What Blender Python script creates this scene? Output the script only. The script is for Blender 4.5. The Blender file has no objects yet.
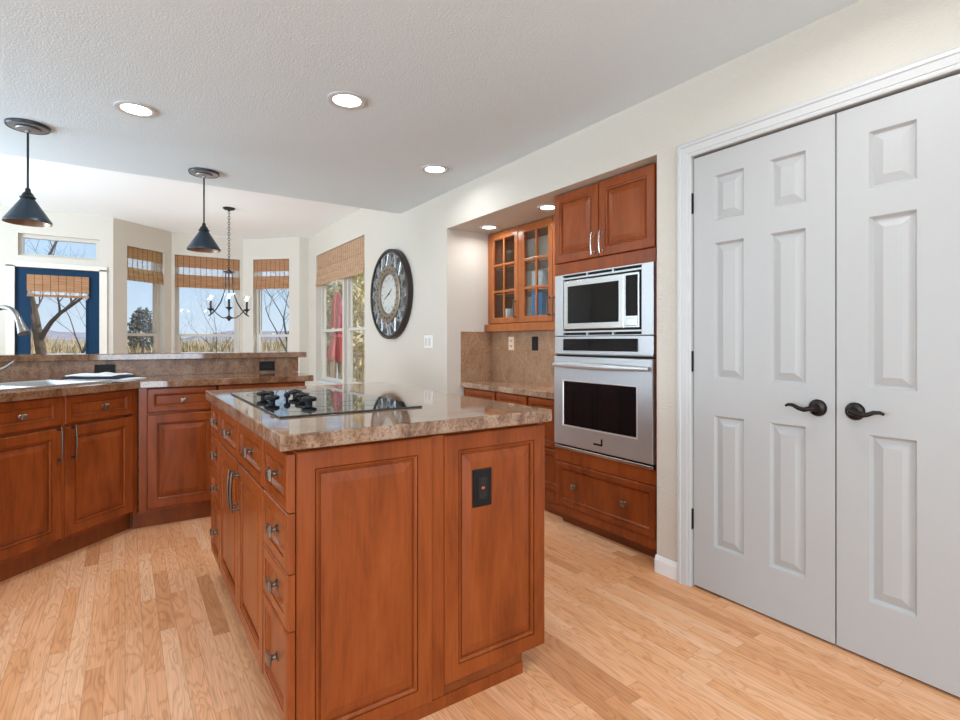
import bpy, bmesh, math, random
from mathutils import Vector, Matrix
R = math.radians
PI = math.pi
SC = bpy.context.scene
COL = SC.collection

# ------------------------------------------------------------------ camera, world, sun, lights, exposure
THETA = math.atan(355.0 / 525.0)
cam = bpy.data.cameras.new('camera')
cam.sensor_width = 36.0
cam.lens = 525.0 / 960.0 * 36.0
cam.shift_y = (342.0 - 360.0) / 960.0
cam.clip_start = 0.02
cam.clip_end = 2000
camo = bpy.data.objects.new('camera', cam)
COL.objects.link(camo)
camo.location = (0, 0, 1.155)
camo.rotation_euler = (R(90), 0, -THETA)
SC.camera = camo

SC.view_settings.view_transform = 'Standard'
SC.view_settings.look = 'None'
SC.view_settings.gamma = 1.0
SC.view_settings.use_curve_mapping = False
SC.view_settings.exposure = 0.28
SC.cycles.use_denoising = True
SC.cycles.max_bounces = 10
SC.cycles.diffuse_bounces = 6
SC.cycles.transparent_max_bounces = 16
SC.cycles.caustics_reflective = False
SC.cycles.caustics_refractive = False
SC.cycles.sample_clamp_indirect = 6.0

W = bpy.data.worlds.new('world')
SC.world = W
W.use_nodes = True
nt = W.node_tree
nt.nodes.clear()
wo = nt.nodes.new('ShaderNodeOutputWorld')
bg = nt.nodes.new('ShaderNodeBackground')
tc = nt.nodes.new('ShaderNodeTexCoord')
sx = nt.nodes.new('ShaderNodeSeparateXYZ')
mr = nt.nodes.new('ShaderNodeMapRange')
cr = nt.nodes.new('ShaderNodeValToRGB')
nt.links.new(tc.outputs['Generated'], sx.inputs[0])
nt.links.new(sx.outputs['Z'], mr.inputs['Value'])
mr.inputs['From Min'].default_value = -1.0
mr.inputs['From Max'].default_value = 1.0
nt.links.new(mr.outputs[0], cr.inputs[0])
e = cr.color_ramp.elements
e[0].position = 0.0; e[0].color = (0.42, 0.36, 0.28, 1)
e[1].position = 1.0; e[1].color = (0.30, 0.55, 0.95, 1)
for p, c in ((0.47, (0.45, 0.40, 0.33, 1)), (0.50, (0.76, 0.88, 1.0, 1)), (0.56, (0.58, 0.79, 1.0, 1)), (0.68, (0.45, 0.70, 1.0, 1))):
    k = e.new(p); k.color = c
nt.links.new(cr.outputs[0], bg.inputs[0])
WORLD_STRENGTH = 0.8
bg.inputs[1].default_value = WORLD_STRENGTH
nt.links.new(bg.outputs[0], wo.inputs[0])

sun = bpy.data.lights.new('sun', 'SUN')
sun.energy = 3.4
sun.angle = R(0.6)
sun.color = (1.0, 0.97, 0.92)
suno = bpy.data.objects.new('sun', sun)
COL.objects.link(suno)
suno.rotation_euler = Vector((-0.70, 0.36, -0.62)).to_track_quat('-Z', 'Y').to_euler()

def fill_light(name, loc, direction, sx_, sz_, power, color=(0.93, 0.97, 1.0), spread=180):
    """area lamp added at an unseen opening to boost its daylight"""
    l = bpy.data.lights.new(name, 'AREA')
    l.shape = 'RECTANGLE'; l.size = sx_; l.size_y = sz_
    l.energy = power; l.color = color; l.spread = R(spread)
    o = bpy.data.objects.new(name, l)
    COL.objects.link(o)
    o.location = loc
    o.rotation_euler = Vector(direction).to_track_quat('-Z', 'Y').to_euler()
    return o
fill_light('fill_back_wall', (0.45, -3.45, 1.05), (-0.1, 1, 0.5), 1.7, 1.8, 88, (0.70, 0.86, 1.0))  # added fill lamp behind the camera, tilted up to cool the ceiling
fill_light('fill_side_window', (-3.45, 0.6, 1.35), (1, 0.25, 0.6), 3.4, 1.6, 102, (0.70, 0.86, 1.0))  # added fill lamp on the left, also tilted up at the ceiling
fill_light('fill_dining', (-3.45, 5.0, 1.35), (1, 0.3, 0.75), 1.8, 1.6, 140, (0.72, 0.87, 1.0), 140)  # added fill lamp that brightens the dining walls and ceiling
DOWNLIGHT_W = 5.0
NICHE_W = 1.7
CHANDELIER_W = 1.8

# ------------------------------------------------------------------ materials
def newmat(name):
    m = bpy.data.materials.new(name)
    m.use_nodes = True
    n = m.node_tree
    b = n.nodes.get('Principled BSDF')
    return m, n, b

def plain(name, col, rough=0.5, metal=0.0, bump=0.0, bscale=60.0, var=0.04, ior=None, coat=0.0):
    m, n, b = newmat(name)
    t = n.nodes.new('ShaderNodeTexCoord')
    nz = n.nodes.new('ShaderNodeTexNoise')
    nz.inputs['Scale'].default_value = bscale
    nz.inputs['Detail'].default_value = 3
    n.links.new(t.outputs['Object'], nz.inputs['Vector'])
    mx = n.nodes.new('ShaderNodeMix'); mx.data_type = 'RGBA'
    c2 = tuple(max(0, min(1, c * (1 - var * 2))) for c in col)
    mx.inputs[6].default_value = (*col, 1)
    mx.inputs[7].default_value = (*c2, 1)
    n.links.new(nz.outputs['Fac'], mx.inputs[0])
    n.links.new(mx.outputs[2], b.inputs['Base Color'])
    b.inputs['Roughness'].default_value = rough
    b.inputs['Metallic'].default_value = metal
    if coat: b.inputs['Coat Weight'].default_value = coat; b.inputs['Coat Roughness'].default_value = 0.08
    if ior: b.inputs['IOR'].default_value = ior
    if bump:
        bp = n.nodes.new('ShaderNodeBump')
        bp.inputs['Strength'].default_value = bump
        bp.inputs['Distance'].default_value = 0.004
        n.links.new(nz.outputs['Fac'], bp.inputs['Height'])
        n.links.new(bp.outputs[0], b.inputs['Normal'])
    return m

def ramp(n, stops):
    r = n.nodes.new('ShaderNodeValToRGB')
    el = r.color_ramp.elements
    el[0].position, el[0].color = stops[0][0], (*stops[0][1], 1)
    el[1].position, el[1].color = stops[-1][0], (*stops[-1][1], 1)
    for p, c in stops[1:-1]:
        k = el.new(p); k.color = (*c, 1)
    return r

def math_node(n, op, a=None, b=None):
    k = n.nodes.new('ShaderNodeMath'); k.operation = op
    for i, v in ((0, a), (1, b)):
        if v is None: continue
        if isinstance(v, (int, float)): k.inputs[i].default_value = v
        else: n.links.new(v, k.inputs[i])
    return k.outputs[0]

def wood(name, dark, mid, light, rough=0.30, sx_=5.0, sz_=1.1, coat=0.08):
    m, n, b = newmat(name)
    t = n.nodes.new('ShaderNodeTexCoord')
    oi = n.nodes.new('ShaderNodeObjectInfo')
    off = n.nodes.new('ShaderNodeVectorMath'); off.operation = 'SCALE'
    comb = n.nodes.new('ShaderNodeCombineXYZ')
    for i in range(3): n.links.new(oi.outputs['Random'], comb.inputs[i])
    n.links.new(comb.outputs[0], off.inputs[0]); off.inputs['Scale'].default_value = 37.0
    ad = n.nodes.new('ShaderNodeVectorMath'); ad.operation = 'ADD'
    n.links.new(t.outputs['Object'], ad.inputs[0]); n.links.new(off.outputs[0], ad.inputs[1])
    mp = n.nodes.new('ShaderNodeMapping')
    mp.inputs['Scale'].default_value = (sx_, sx_, sz_)
    n.links.new(ad.outputs[0], mp.inputs['Vector'])
    n1 = n.nodes.new('ShaderNodeTexNoise'); n1.inputs['Scale'].default_value = 1.3; n1.inputs['Detail'].default_value = 7; n1.inputs['Distortion'].default_value = 1.6; n1.inputs['Roughness'].default_value = 0.62
    n.links.new(mp.outputs[0], n1.inputs['Vector'])
    mp2 = n.nodes.new('ShaderNodeMapping'); mp2.inputs['Scale'].default_value = (130, 130, 7)
    n.links.new(ad.outputs[0], mp2.inputs['Vector'])
    n2 = n.nodes.new('ShaderNodeTexNoise'); n2.inputs['Scale'].default_value = 1.0; n2.inputs['Detail'].default_value = 2
    n.links.new(mp2.outputs[0], n2.inputs['Vector'])
    f = math_node(n, 'ADD', math_node(n, 'MULTIPLY', n1.outputs['Fac'], 0.75), math_node(n, 'MULTIPLY', n2.outputs['Fac'], 0.25))
    r = ramp(n, [(0.30, dark), (0.5, mid), (0.70, light)])
    n.links.new(f, r.inputs[0])
    n.links.new(r.outputs[0], b.inputs['Base Color'])
    b.inputs['Roughness'].default_value = rough
    b.inputs['Coat Weight'].default_value = coat
    b.inputs['Coat Roughness'].default_value = 0.06
    b.inputs['Specular IOR Level'].default_value = 0.28
    return m

def granite(name, tint=1.0, soft=0.0, rough=0.05, vein=0.35, pale=0.0, ior=1.75):
    m, n, b = newmat(name)
    t = n.nodes.new('ShaderNodeTexCoord')
    wn = n.nodes.new('ShaderNodeTexNoise'); wn.inputs['Scale'].default_value = 2.2; wn.inputs['Detail'].default_value = 4
    n.links.new(t.outputs['Object'], wn.inputs['Vector'])
    ad = n.nodes.new('ShaderNodeMix'); ad.data_type = 'VECTOR'
    ad.inputs[0].default_value = 0.12
    n.links.new(t.outputs['Object'], ad.inputs[4]); n.links.new(wn.outputs['Color'], ad.inputs[5])
    mp = n.nodes.new('ShaderNodeMapping'); mp.inputs['Scale'].default_value = (14, 14, 9); mp.inputs['Rotation'].default_value = (0.5, 0.6, 0.5)
    n.links.new(ad.outputs[1], mp.inputs['Vector'])
    nb = n.nodes.new('ShaderNodeTexNoise'); nb.inputs['Scale'].default_value = 1.0; nb.inputs['Detail'].default_value = 8; nb.inputs['Roughness'].default_value = 0.72
    n.links.new(mp.outputs[0], nb.inputs['Vector'])
    tt = tint if isinstance(tint, tuple) else (tint,) * 3
    mid_ = (0.29, 0.185, 0.12)
    def T(c): return tuple(min(1, (x * (1 - soft) + m_ * soft + pale) * k_) for x, m_, k_ in zip(c, mid_, tt))
    r = ramp(n, [(0.30, T((0.05, 0.028, 0.02))), (0.42, T((0.20, 0.105, 0.062))), (0.52, T((0.33, 0.20, 0.125))), (0.62, T((0.36, 0.27, 0.21))), (0.74, T((0.55, 0.42, 0.31)))])
    n.links.new(nb.outputs['Fac'], r.inputs[0])
    # fine speckle
    sp = n.nodes.new('ShaderNodeTexNoise'); sp.inputs['Scale'].default_value = 130; sp.inputs['Detail'].default_value = 3
    n.links.new(t.outputs['Object'], sp.inputs['Vector'])
    sr = ramp(n, [(0.35, (0.35, 0.35, 0.35)), (0.5, (1, 1, 1)), (0.68, (1.0, 1.0, 1.0)), (0.75, (1.6, 1.55, 1.5))])
    n.links.new(sp.outputs['Fac'], sr.inputs[0])
    mu = n.nodes.new('ShaderNodeMix'); mu.data_type = 'RGBA'; mu.blend_type = 'MULTIPLY'
    mu.inputs[0].default_value = 0.75
    n.links.new(r.outputs[0], mu.inputs[6]); n.links.new(sr.outputs[0], mu.inputs[7])
    # thin pale veins
    vo = n.nodes.new('ShaderNodeTexVoronoi'); vo.feature = 'DISTANCE_TO_EDGE'; vo.inputs['Scale'].default_value = 0.35
    mp3 = n.nodes.new('ShaderNodeMapping'); mp3.inputs['Scale'].default_value = (14, 14, 8)
    n.links.new(ad.outputs[1], mp3.inputs['Vector']); n.links.new(mp3.outputs[0], vo.inputs['Vector'])
    vr = ramp(n, [(0.0, (1, 1, 1)), (0.02, (0, 0, 0))])
    n.links.new(vo.outputs['Distance'], vr.inputs[0])
    mv = n.nodes.new('ShaderNodeMix'); mv.data_type = 'RGBA'
    n.links.new(math_node(n, 'MULTIPLY', vr.outputs[0], 0.4 * vein), mv.inputs[0])
    n.links.new(mu.outputs[2], mv.inputs[6]); mv.inputs[7].default_value = (*T((0.60, 0.44, 0.31)), 1)
    n.links.new(mv.outputs[2], b.inputs['Base Color'])
    b.inputs['Roughness'].default_value = rough
    b.inputs['IOR'].default_value = ior
    return m

def floor_mat():
    m, n, b = newmat('oak_strip_floor')
    t = n.nodes.new('ShaderNodeTexCoord')
    s = n.nodes.new('ShaderNodeSeparateXYZ')
    n.links.new(t.outputs['Object'], s.inputs[0])
    PW, PL_ = 0.058, 0.62
    xr = math_node(n, 'DIVIDE', s.outputs['X'], PW)
    row = math_node(n, 'FLOOR', xr)
    fx = math_node(n, 'FRACT', xr)
    wr = n.nodes.new('ShaderNodeTexWhiteNoise'); wr.noise_dimensions = '1D'
    n.links.new(row, wr.inputs['W'])
    yo = math_node(n, 'ADD', math_node(n, 'DIVIDE', s.outputs['Y'], PL_), math_node(n, 'MULTIPLY', wr.outputs['Value'], 17.0))
    pi_ = math_node(n, 'FLOOR', yo)
    fy = math_node(n, 'FRACT', yo)
    cv = n.nodes.new('ShaderNodeCombineXYZ')
    n.links.new(row, cv.inputs[0]); n.links.new(pi_, cv.inputs[1])
    wp = n.nodes.new('ShaderNodeTexWhiteNoise'); wp.noise_dimensions = '3D'
    n.links.new(cv.outputs[0], wp.inputs['Vector'])
    base = ramp(n, [(0.0, (0.64, 0.295, 0.13)), (0.22, (0.83, 0.425, 0.21)), (0.65, (0.88, 0.48, 0.26)), (1.0, (0.92, 0.56, 0.335))])
    n.links.new(wp.outputs['Value'], base.inputs[0])
    # cathedral grain, shifted per plank
    gv = n.nodes.new('ShaderNodeCombineXYZ')
    n.links.new(math_node(n, 'MULTIPLY', s.outputs['X'], 17.0), gv.inputs[0])
    n.links.new(math_node(n, 'MULTIPLY', s.outputs['Y'], 2.2), gv.inputs[1])
    n.links.new(math_node(n, 'MULTIPLY', wp.outputs['Value'], 60.0), gv.inputs[2])
    g1 = n.nodes.new('ShaderNodeTexNoise'); g1.inputs['Scale'].default_value = 0.9; g1.inputs['Detail'].default_value = 2; g1.inputs['Distortion'].default_value = 0.4
    n.links.new(gv.outputs[0], g1.inputs['Vector'])
    rings = math_node(n, 'FRACT', math_node(n, 'MULTIPLY', g1.outputs['Fac'], 13.0))
    rr = ramp(n, [(0.0, (0.66, 0.50, 0.38)), (0.3, (0.95, 0.92, 0.88)), (0.8, (1, 1, 1)), (1.0, (0.78, 0.66, 0.54))])
    n.links.new(rings, rr.inputs[0])
    gv2 = n.nodes.new('ShaderNodeCombineXYZ')
    n.links.new(math_node(n, 'MULTIPLY', s.outputs['X'], 240.0), gv2.inputs[0])
    n.links.new(math_node(n, 'MULTIPLY', s.outputs['Y'], 6.0), gv2.inputs[1])
    n.links.new(math_node(n, 'MULTIPLY', wp.outputs['Value'], 30.0), gv2.inputs[2])
    g2 = n.nodes.new('ShaderNodeTexNoise'); g2.inputs['Scale'].default_value = 1.0; g2.inputs['Detail'].default_value = 2
    n.links.new(gv2.outputs[0], g2.inputs['Vector'])
    r2 = ramp(n, [(0.3, (0.78, 0.74, 0.70)), (0.6, (1, 1, 1))])
    n.links.new(g2.outputs['Fac'], r2.inputs[0])
    m1 = n.nodes.new('ShaderNodeMix'); m1.data_type = 'RGBA'; m1.blend_type = 'MULTIPLY'; m1.inputs[0].default_value = 0.6
    n.links.new(base.outputs[0], m1.inputs[6]); n.links.new(rr.outputs[0], m1.inputs[7])
    m2 = n.nodes.new('ShaderNodeMix'); m2.data_type = 'RGBA'; m2.blend_type = 'MULTIPLY'; m2.inputs[0].default_value = 0.7
    n.links.new(m1.outputs[2], m2.inputs[6]); n.links.new(r2.outputs[0], m2.inputs[7])
    # seams
    ex = math_node(n, 'MINIMUM', fx, math_node(n, 'SUBTRACT', 1.0, fx))
    ey = math_node(n, 'MINIMUM', fy, math_node(n, 'SUBTRACT', 1.0, fy))
    sxm = math_node(n, 'LESS_THAN', ex, 0.016)
    sym = math_node(n, 'LESS_THAN', ey, 0.0016)
    seam = math_node(n, 'MAXIMUM', sxm, sym)
    m3 = n.nodes.new('ShaderNodeMix'); m3.data_type = 'RGBA'
    n.links.new(math_node(n, 'MULTIPLY', seam, 0.4), m3.inputs[0])
    n.links.new(m2.outputs[2], m3.inputs[6]); m3.inputs[7].default_value = (0.22, 0.09, 0.035, 1)
    n.links.new(m3.outputs[2], b.inputs['Base Color'])
    b.inputs['Roughness'].default_value = 0.4
    b.inputs['Specular IOR Level'].default_value = 0.35
    return m

def glass_mat(name, tint=(1, 1, 1), gloss=0.03, ior=1.45):
    m, n, b = newmat(name)
    n.nodes.remove(b)
    out = n.nodes['Material Output']
    tr = n.nodes.new('ShaderNodeBsdfTransparent'); tr.inputs[0].default_value = (*tint, 1)
    gl = n.nodes.new('ShaderNodeBsdfGlossy'); gl.inputs['Roughness'].default_value = gloss
    lw = n.nodes.new('ShaderNodeLayerWeight')
    f0 = ((ior - 1) / (ior + 1)) ** 2
    fr = math_node(n, 'ADD', math_node(n, 'MULTIPLY', math_node(n, 'POWER', lw.outputs['Facing'], 5.0), 1 - f0), f0)
    mx = n.nodes.new('ShaderNodeMixShader')
    n.links.new(fr, mx.inputs[0]); n.links.new(tr.outputs[0], mx.inputs[1]); n.links.new(gl.outputs[0], mx.inputs[2])
    n.links.new(mx.outputs[0], out.inputs[0])
    return m

def emit(name, col, s):
    m, n, b = newmat(name)
    b.inputs['Base Color'].default_value = (0.9, 0.9, 0.9, 1)
    b.inputs['Emission Color'].default_value = (*col, 1)
    b.inputs['Emission Strength'].default_value = s
    return m

def bamboo(name, c1, c2, see=0.0, transl=0.35):
    """woven reed: fine horizontal sticks crossed by spaced vertical threads"""
    m, n, b = newmat(name)
    out = n.nodes['Material Output']
    t = n.nodes.new('ShaderNodeTexCoord')
    s = n.nodes.new('ShaderNodeSeparateXYZ'); n.links.new(t.outputs['Object'], s.inputs[0])
    nz = n.nodes.new('ShaderNodeTexNoise'); nz.inputs['Scale'].default_value = 1.0; nz.inputs['Detail'].default_value = 2
    cv = n.nodes.new('ShaderNodeCombineXYZ')
    n.links.new(math_node(n, 'MULTIPLY', s.outputs['X'], 5.0), cv.inputs[0])
    n.links.new(math_node(n, 'MULTIPLY', s.outputs['Z'], 130.0), cv.inputs[2])
    n.links.new(cv.outputs[0], nz.inputs['Vector'])
    r = ramp(n, [(0.3, c1), (0.7, c2)])
    n.links.new(nz.outputs['Fac'], r.inputs[0])
    th = math_node(n, 'LESS_THAN', math_node(n, 'FRACT', math_node(n, 'MULTIPLY', s.outputs['X'], 14.0)), 0.10)
    mx = n.nodes.new('ShaderNodeMix'); mx.data_type = 'RGBA'
    n.links.new(math_node(n, 'MULTIPLY', th, 0.75), mx.inputs[0])
    n.links.new(r.outputs[0], mx.inputs[6]); mx.inputs[7].default_value = (0.10, 0.05, 0.03, 1)
    n.links.new(mx.outputs[2], b.inputs['Base Color'])
    b.inputs['Roughness'].default_value = 0.6
    tl = n.nodes.new('ShaderNodeBsdfTranslucent'); n.links.new(mx.outputs[2], tl.inputs[0])
    m1 = n.nodes.new('ShaderNodeMixShader'); m1.inputs[0].default_value = transl
    n.links.new(b.outputs[0], m1.inputs[1]); n.links.new(tl.outputs[0], m1.inputs[2])
    res = m1.outputs[0]
    if see:
        tr = n.nodes.new('ShaderNodeBsdfTransparent')
        m2 = n.nodes.new('ShaderNodeMixShader')
        gap = math_node(n, 'MULTIPLY', math_node(n, 'SUBTRACT', 1.0, th), see)
        n.links.new(gap, m2.inputs[0]); n.links.new(res, m2.inputs[1]); n.links.new(tr.outputs[0], m2.inputs[2])
        res = m2.outputs[0]
    n.links.new(res, out.inputs[0])
    return m

def noise_mat(name, stops, scale, rough=0.9, detail=6, bump=0.0):
    m, n, b = newmat(name)
    t = n.nodes.new('ShaderNodeTexCoord')
    nz = n.nodes.new('ShaderNodeTexNoise'); nz.inputs['Scale'].default_value = scale; nz.inputs['Detail'].default_value = detail; nz.inputs['Roughness'].default_value = 0.7
    n.links.new(t.outputs['Object'], nz.inputs['Vector'])
    r = ramp(n, stops)
    n.links.new(nz.outputs['Fac'], r.inputs[0]); n.links.new(r.outputs[0], b.inputs['Base Color'])
    b.inputs['Roughness'].default_value = rough
    return m

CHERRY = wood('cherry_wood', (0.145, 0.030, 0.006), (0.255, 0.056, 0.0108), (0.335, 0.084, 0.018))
CHERRY_LIT = wood('cherry_wood_lit_tone', (0.26, 0.072, 0.017), (0.37, 0.112, 0.029), (0.45, 0.15, 0.043))  # cherry made lighter, the glow of the downlights put into its colour
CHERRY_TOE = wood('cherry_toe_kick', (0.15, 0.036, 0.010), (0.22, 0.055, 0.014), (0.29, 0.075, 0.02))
FLOOR = floor_mat()
GRANITE = granite('brown_granite')
GRANITE_BAR = granite('brown_granite_bar', tint=(0.82, 0.70, 0.60), soft=0.2, ior=1.55)
GRANITE_BSP = granite('brown_granite_bar_splash', tint=(0.86, 0.74, 0.64), soft=0.3, rough=0.3, vein=0.6, ior=1.4)
GRANITE_NICHE = granite('brown_granite_painted_sheen', tint=(1.35, 1.38, 1.42), soft=0.3)  # tint paled and greyed to paint in the reflection on the slab
GRANITE_SP = granite('brown_granite_splash', tint=(1.30, 1.22, 1.12), soft=0.68, rough=0.2, vein=0.9, ior=1.45)
WALLM = plain('greige_textured_paint', (0.635, 0.60, 0.53), 0.75, bump=0.9, bscale=130, var=0.02)
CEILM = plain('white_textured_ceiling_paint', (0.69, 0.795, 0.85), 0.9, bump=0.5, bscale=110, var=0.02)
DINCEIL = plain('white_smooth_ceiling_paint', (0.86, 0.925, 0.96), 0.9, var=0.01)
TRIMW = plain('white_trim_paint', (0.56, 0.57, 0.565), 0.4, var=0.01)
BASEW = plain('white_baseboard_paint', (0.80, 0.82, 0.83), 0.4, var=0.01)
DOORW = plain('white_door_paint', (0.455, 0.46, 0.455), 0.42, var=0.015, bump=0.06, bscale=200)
VINYL = plain('almond_window_frame', (0.60, 0.57, 0.51), 0.45, var=0.02)
CREAM = plain('cream_door_casing', (0.74, 0.70, 0.62), 0.5, var=0.02)
NAVY = plain('navy_door_paint', (0.006, 0.034, 0.080), 0.5, var=0.05, ior=1.25)
BRONZE = plain('oil_rubbed_bronze', (0.035, 0.028, 0.025), 0.32, metal=0.85, var=0.1)
PEWTER = plain('pewter', (0.34, 0.30, 0.26), 0.33, metal=1.0, var=0.08)
PULLM = plain('dark_pewter_pull', (0.20, 0.17, 0.145), 0.38, metal=1.0, var=0.08)
NICKEL = plain('brushed_nickel', (0.30, 0.285, 0.265), 0.38, metal=1.0, var=0.05)
CANOPYM = plain('grey_canopy_metal', (0.30, 0.31, 0.32), 0.45, metal=0.5, var=0.1)
STEEL = plain('brushed_stainless_steel', (0.56, 0.575, 0.59), 0.42, metal=0.78, bscale=30, var=0.03)
STEEL_LT = plain('polished_stainless_steel', (0.66, 0.67, 0.67), 0.26, metal=1.0, var=0.02)
BLACKGLASS = plain('black_oven_glass', (0.006, 0.006, 0.007), 0.05, var=0.0, ior=1.4)
BRIGHT = plain('bright_steel_edge', (0.82, 0.82, 0.82), 0.3, metal=0.6, var=0.0)
BLACKGLASS2 = plain('black_cooktop_glass', (0.012, 0.014, 0.016), 0.02, var=0.0, ior=1.9)
BLACKPL = plain('black_plastic', (0.009, 0.009, 0.010), 0.45, var=0.05, ior=1.3)
DARKGAP = plain('dark_recess', (0.01, 0.008, 0.007), 0.8, var=0.0)
IRON = plain('black_wrought_iron', (0.018, 0.020, 0.025), 0.45, metal=0.4, var=0.1)
PENDBLK = plain('blue_black_enamel', (0.014, 0.030, 0.046), 0.38, var=0.15, bscale=25)
COPPER = plain('copper_shade_lining', (0.30, 0.19, 0.13), 0.4, metal=0.6, var=0.1)
PLATEW = plain('white_plastic', (0.82, 0.81, 0.78), 0.4, var=0.01)
BEIGEPL = plain('almond_plastic', (0.80, 0.62, 0.46), 0.4, var=0.01)
GLASS = glass_mat('window_glass', (0.98, 0.99, 1.0))
CABGLASS = glass_mat('cabinet_glass', (0.93, 0.95, 0.94))
CLEAR = glass_mat('clear_lamp_glass', (0.97, 0.98, 0.99), ior=1.5)
BULB = emit('lit_candle_bulb', (1.0, 0.94, 0.85), 1.2)
LENS = emit('downlight_lens', (1.0, 0.97, 0.92), 6.0)
BAM1 = bamboo('golden_bamboo', (0.52, 0.31, 0.14), (0.84, 0.60, 0.34), transl=0.6)
BAM1S = bamboo('golden_bamboo_backlit_weave', (0.85, 0.78, 0.66), (0.95, 0.92, 0.86), see=0.72)  # near-white colour paints in the sky glow through the single layer
BAM2 = bamboo('red_brown_bamboo', (0.42, 0.19, 0.085), (0.68, 0.38, 0.19), transl=0.4)
BAM2S = bamboo('red_brown_bamboo_backlit_weave', (0.85, 0.78, 0.70), (0.95, 0.92, 0.88), see=0.75)  # reeds whitened likewise, backlight put into the colour
BAM3 = bamboo('tan_bamboo', (0.50, 0.30, 0.18), (0.70, 0.48, 0.31), transl=0.3)
CLOTHW = plain('white_cotton', (0.80, 0.82, 0.86), 0.9, bump=0.3, bscale=300, var=0.03)
CLOTHB = plain('black_cotton_stripe', (0.012, 0.014, 0.022), 0.9, var=0.05)
BARK = noise_mat('grey_brown_bark', [(0.3, (0.06, 0.04, 0.025)), (0.7, (0.17, 0.115, 0.075))], 14)
TWIG = noise_mat('dark_twig_bark', [(0.3, (0.06, 0.045, 0.04)), (0.7, (0.15, 0.11, 0.09))], 14)
GRASS = noise_mat('dry_winter_ground', [(0.3, (0.20, 0.14, 0.08)), (0.5, (0.42, 0.32, 0.19)), (0.7, (0.62, 0.52, 0.37))], 0.8)
BRUSH = noise_mat('dry_brush_blades', [(0.3, (0.26, 0.17, 0.08)), (0.5, (0.52, 0.37, 0.19)), (0.72, (0.80, 0.66, 0.44))], 3.0)
LEAFG = noise_mat('golden_leaf', [(0.3, (0.25, 0.21, 0.07)), (0.5, (0.74, 0.60, 0.27)), (0.7, (0.92, 0.82, 0.55))], 4.0)
LEAFE = noise_mat('grey_green_needle', [(0.3, (0.07, 0.07, 0.055)), (0.5, (0.16, 0.15, 0.11)), (0.7, (0.36, 0.33, 0.27))], 4.0)
HILL = noise_mat('distant_hill', [(0.3, (0.26, 0.22, 0.24)), (0.6, (0.42, 0.37, 0.38)), (0.8, (0.52, 0.45, 0.42))], 0.06)
REDCL = plain('red_umbrella_canvas', (0.78, 0.13, 0.11), 0.8, var=0.12, bscale=8)
DECKW = wood('weathered_deck_wood', (0.20, 0.13, 0.08), (0.34, 0.23, 0.14), (0.45, 0.32, 0.21), rough=0.8, coat=0.0)
SIDING = plain('tan_house_siding', (0.36, 0.25, 0.19), 0.8, var=0.06)
ROOFM = plain('brown_roof_shingle', (0.12, 0.09, 0.08), 0.9, var=0.2)
BLUEPK = plain('blue_paper_box', (0.03, 0.20, 0.48), 0.5, var=0.1)
PALEPK = plain('pale_blue_paper_box', (0.62, 0.72, 0.80), 0.5, var=0.2, bscale=20)
CERAM = plain('white_ceramic', (0.82, 0.80, 0.75), 0.25, var=0.02)

def clock_mat():
    m, n, b = newmat('distressed_blue_grey_metal')
    t = n.nodes.new('ShaderNodeTexCoord')
    nz = n.nodes.new('ShaderNodeTexNoise'); nz.inputs['Scale'].default_value = 16; nz.inputs['Detail'].default_value = 6
    n.links.new(t.outputs['Object'], nz.inputs['Vector'])
    r = ramp(n, [(0.35, (0.055, 0.06, 0.065)), (0.5, (0.22, 0.25, 0.27)), (0.66, (0.52, 0.55, 0.55))])
    n.links.new(nz.outputs['Fac'], r.inputs[0]); n.links.new(r.outputs[0], b.inputs['Base Color'])
    b.inputs['Metallic'].default_value = 0.5; b.inputs['Roughness'].default_value = 0.38
    return m
CLOCKM = clock_mat()
CLOCKRIM = plain('dark_brown_metal_rim', (0.055, 0.042, 0.035), 0.45, metal=0.5, var=0.2, bscale=12)
CLOCKBR = plain('antique_brass_ring', (0.32, 0.27, 0.21), 0.4, metal=0.6, var=0.2, bscale=18)
DIAL = noise_mat('aged_paper_dial', [(0.3, (0.52, 0.54, 0.50)), (0.7, (0.76, 0.76, 0.70))], 6, rough=0.3)

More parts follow.
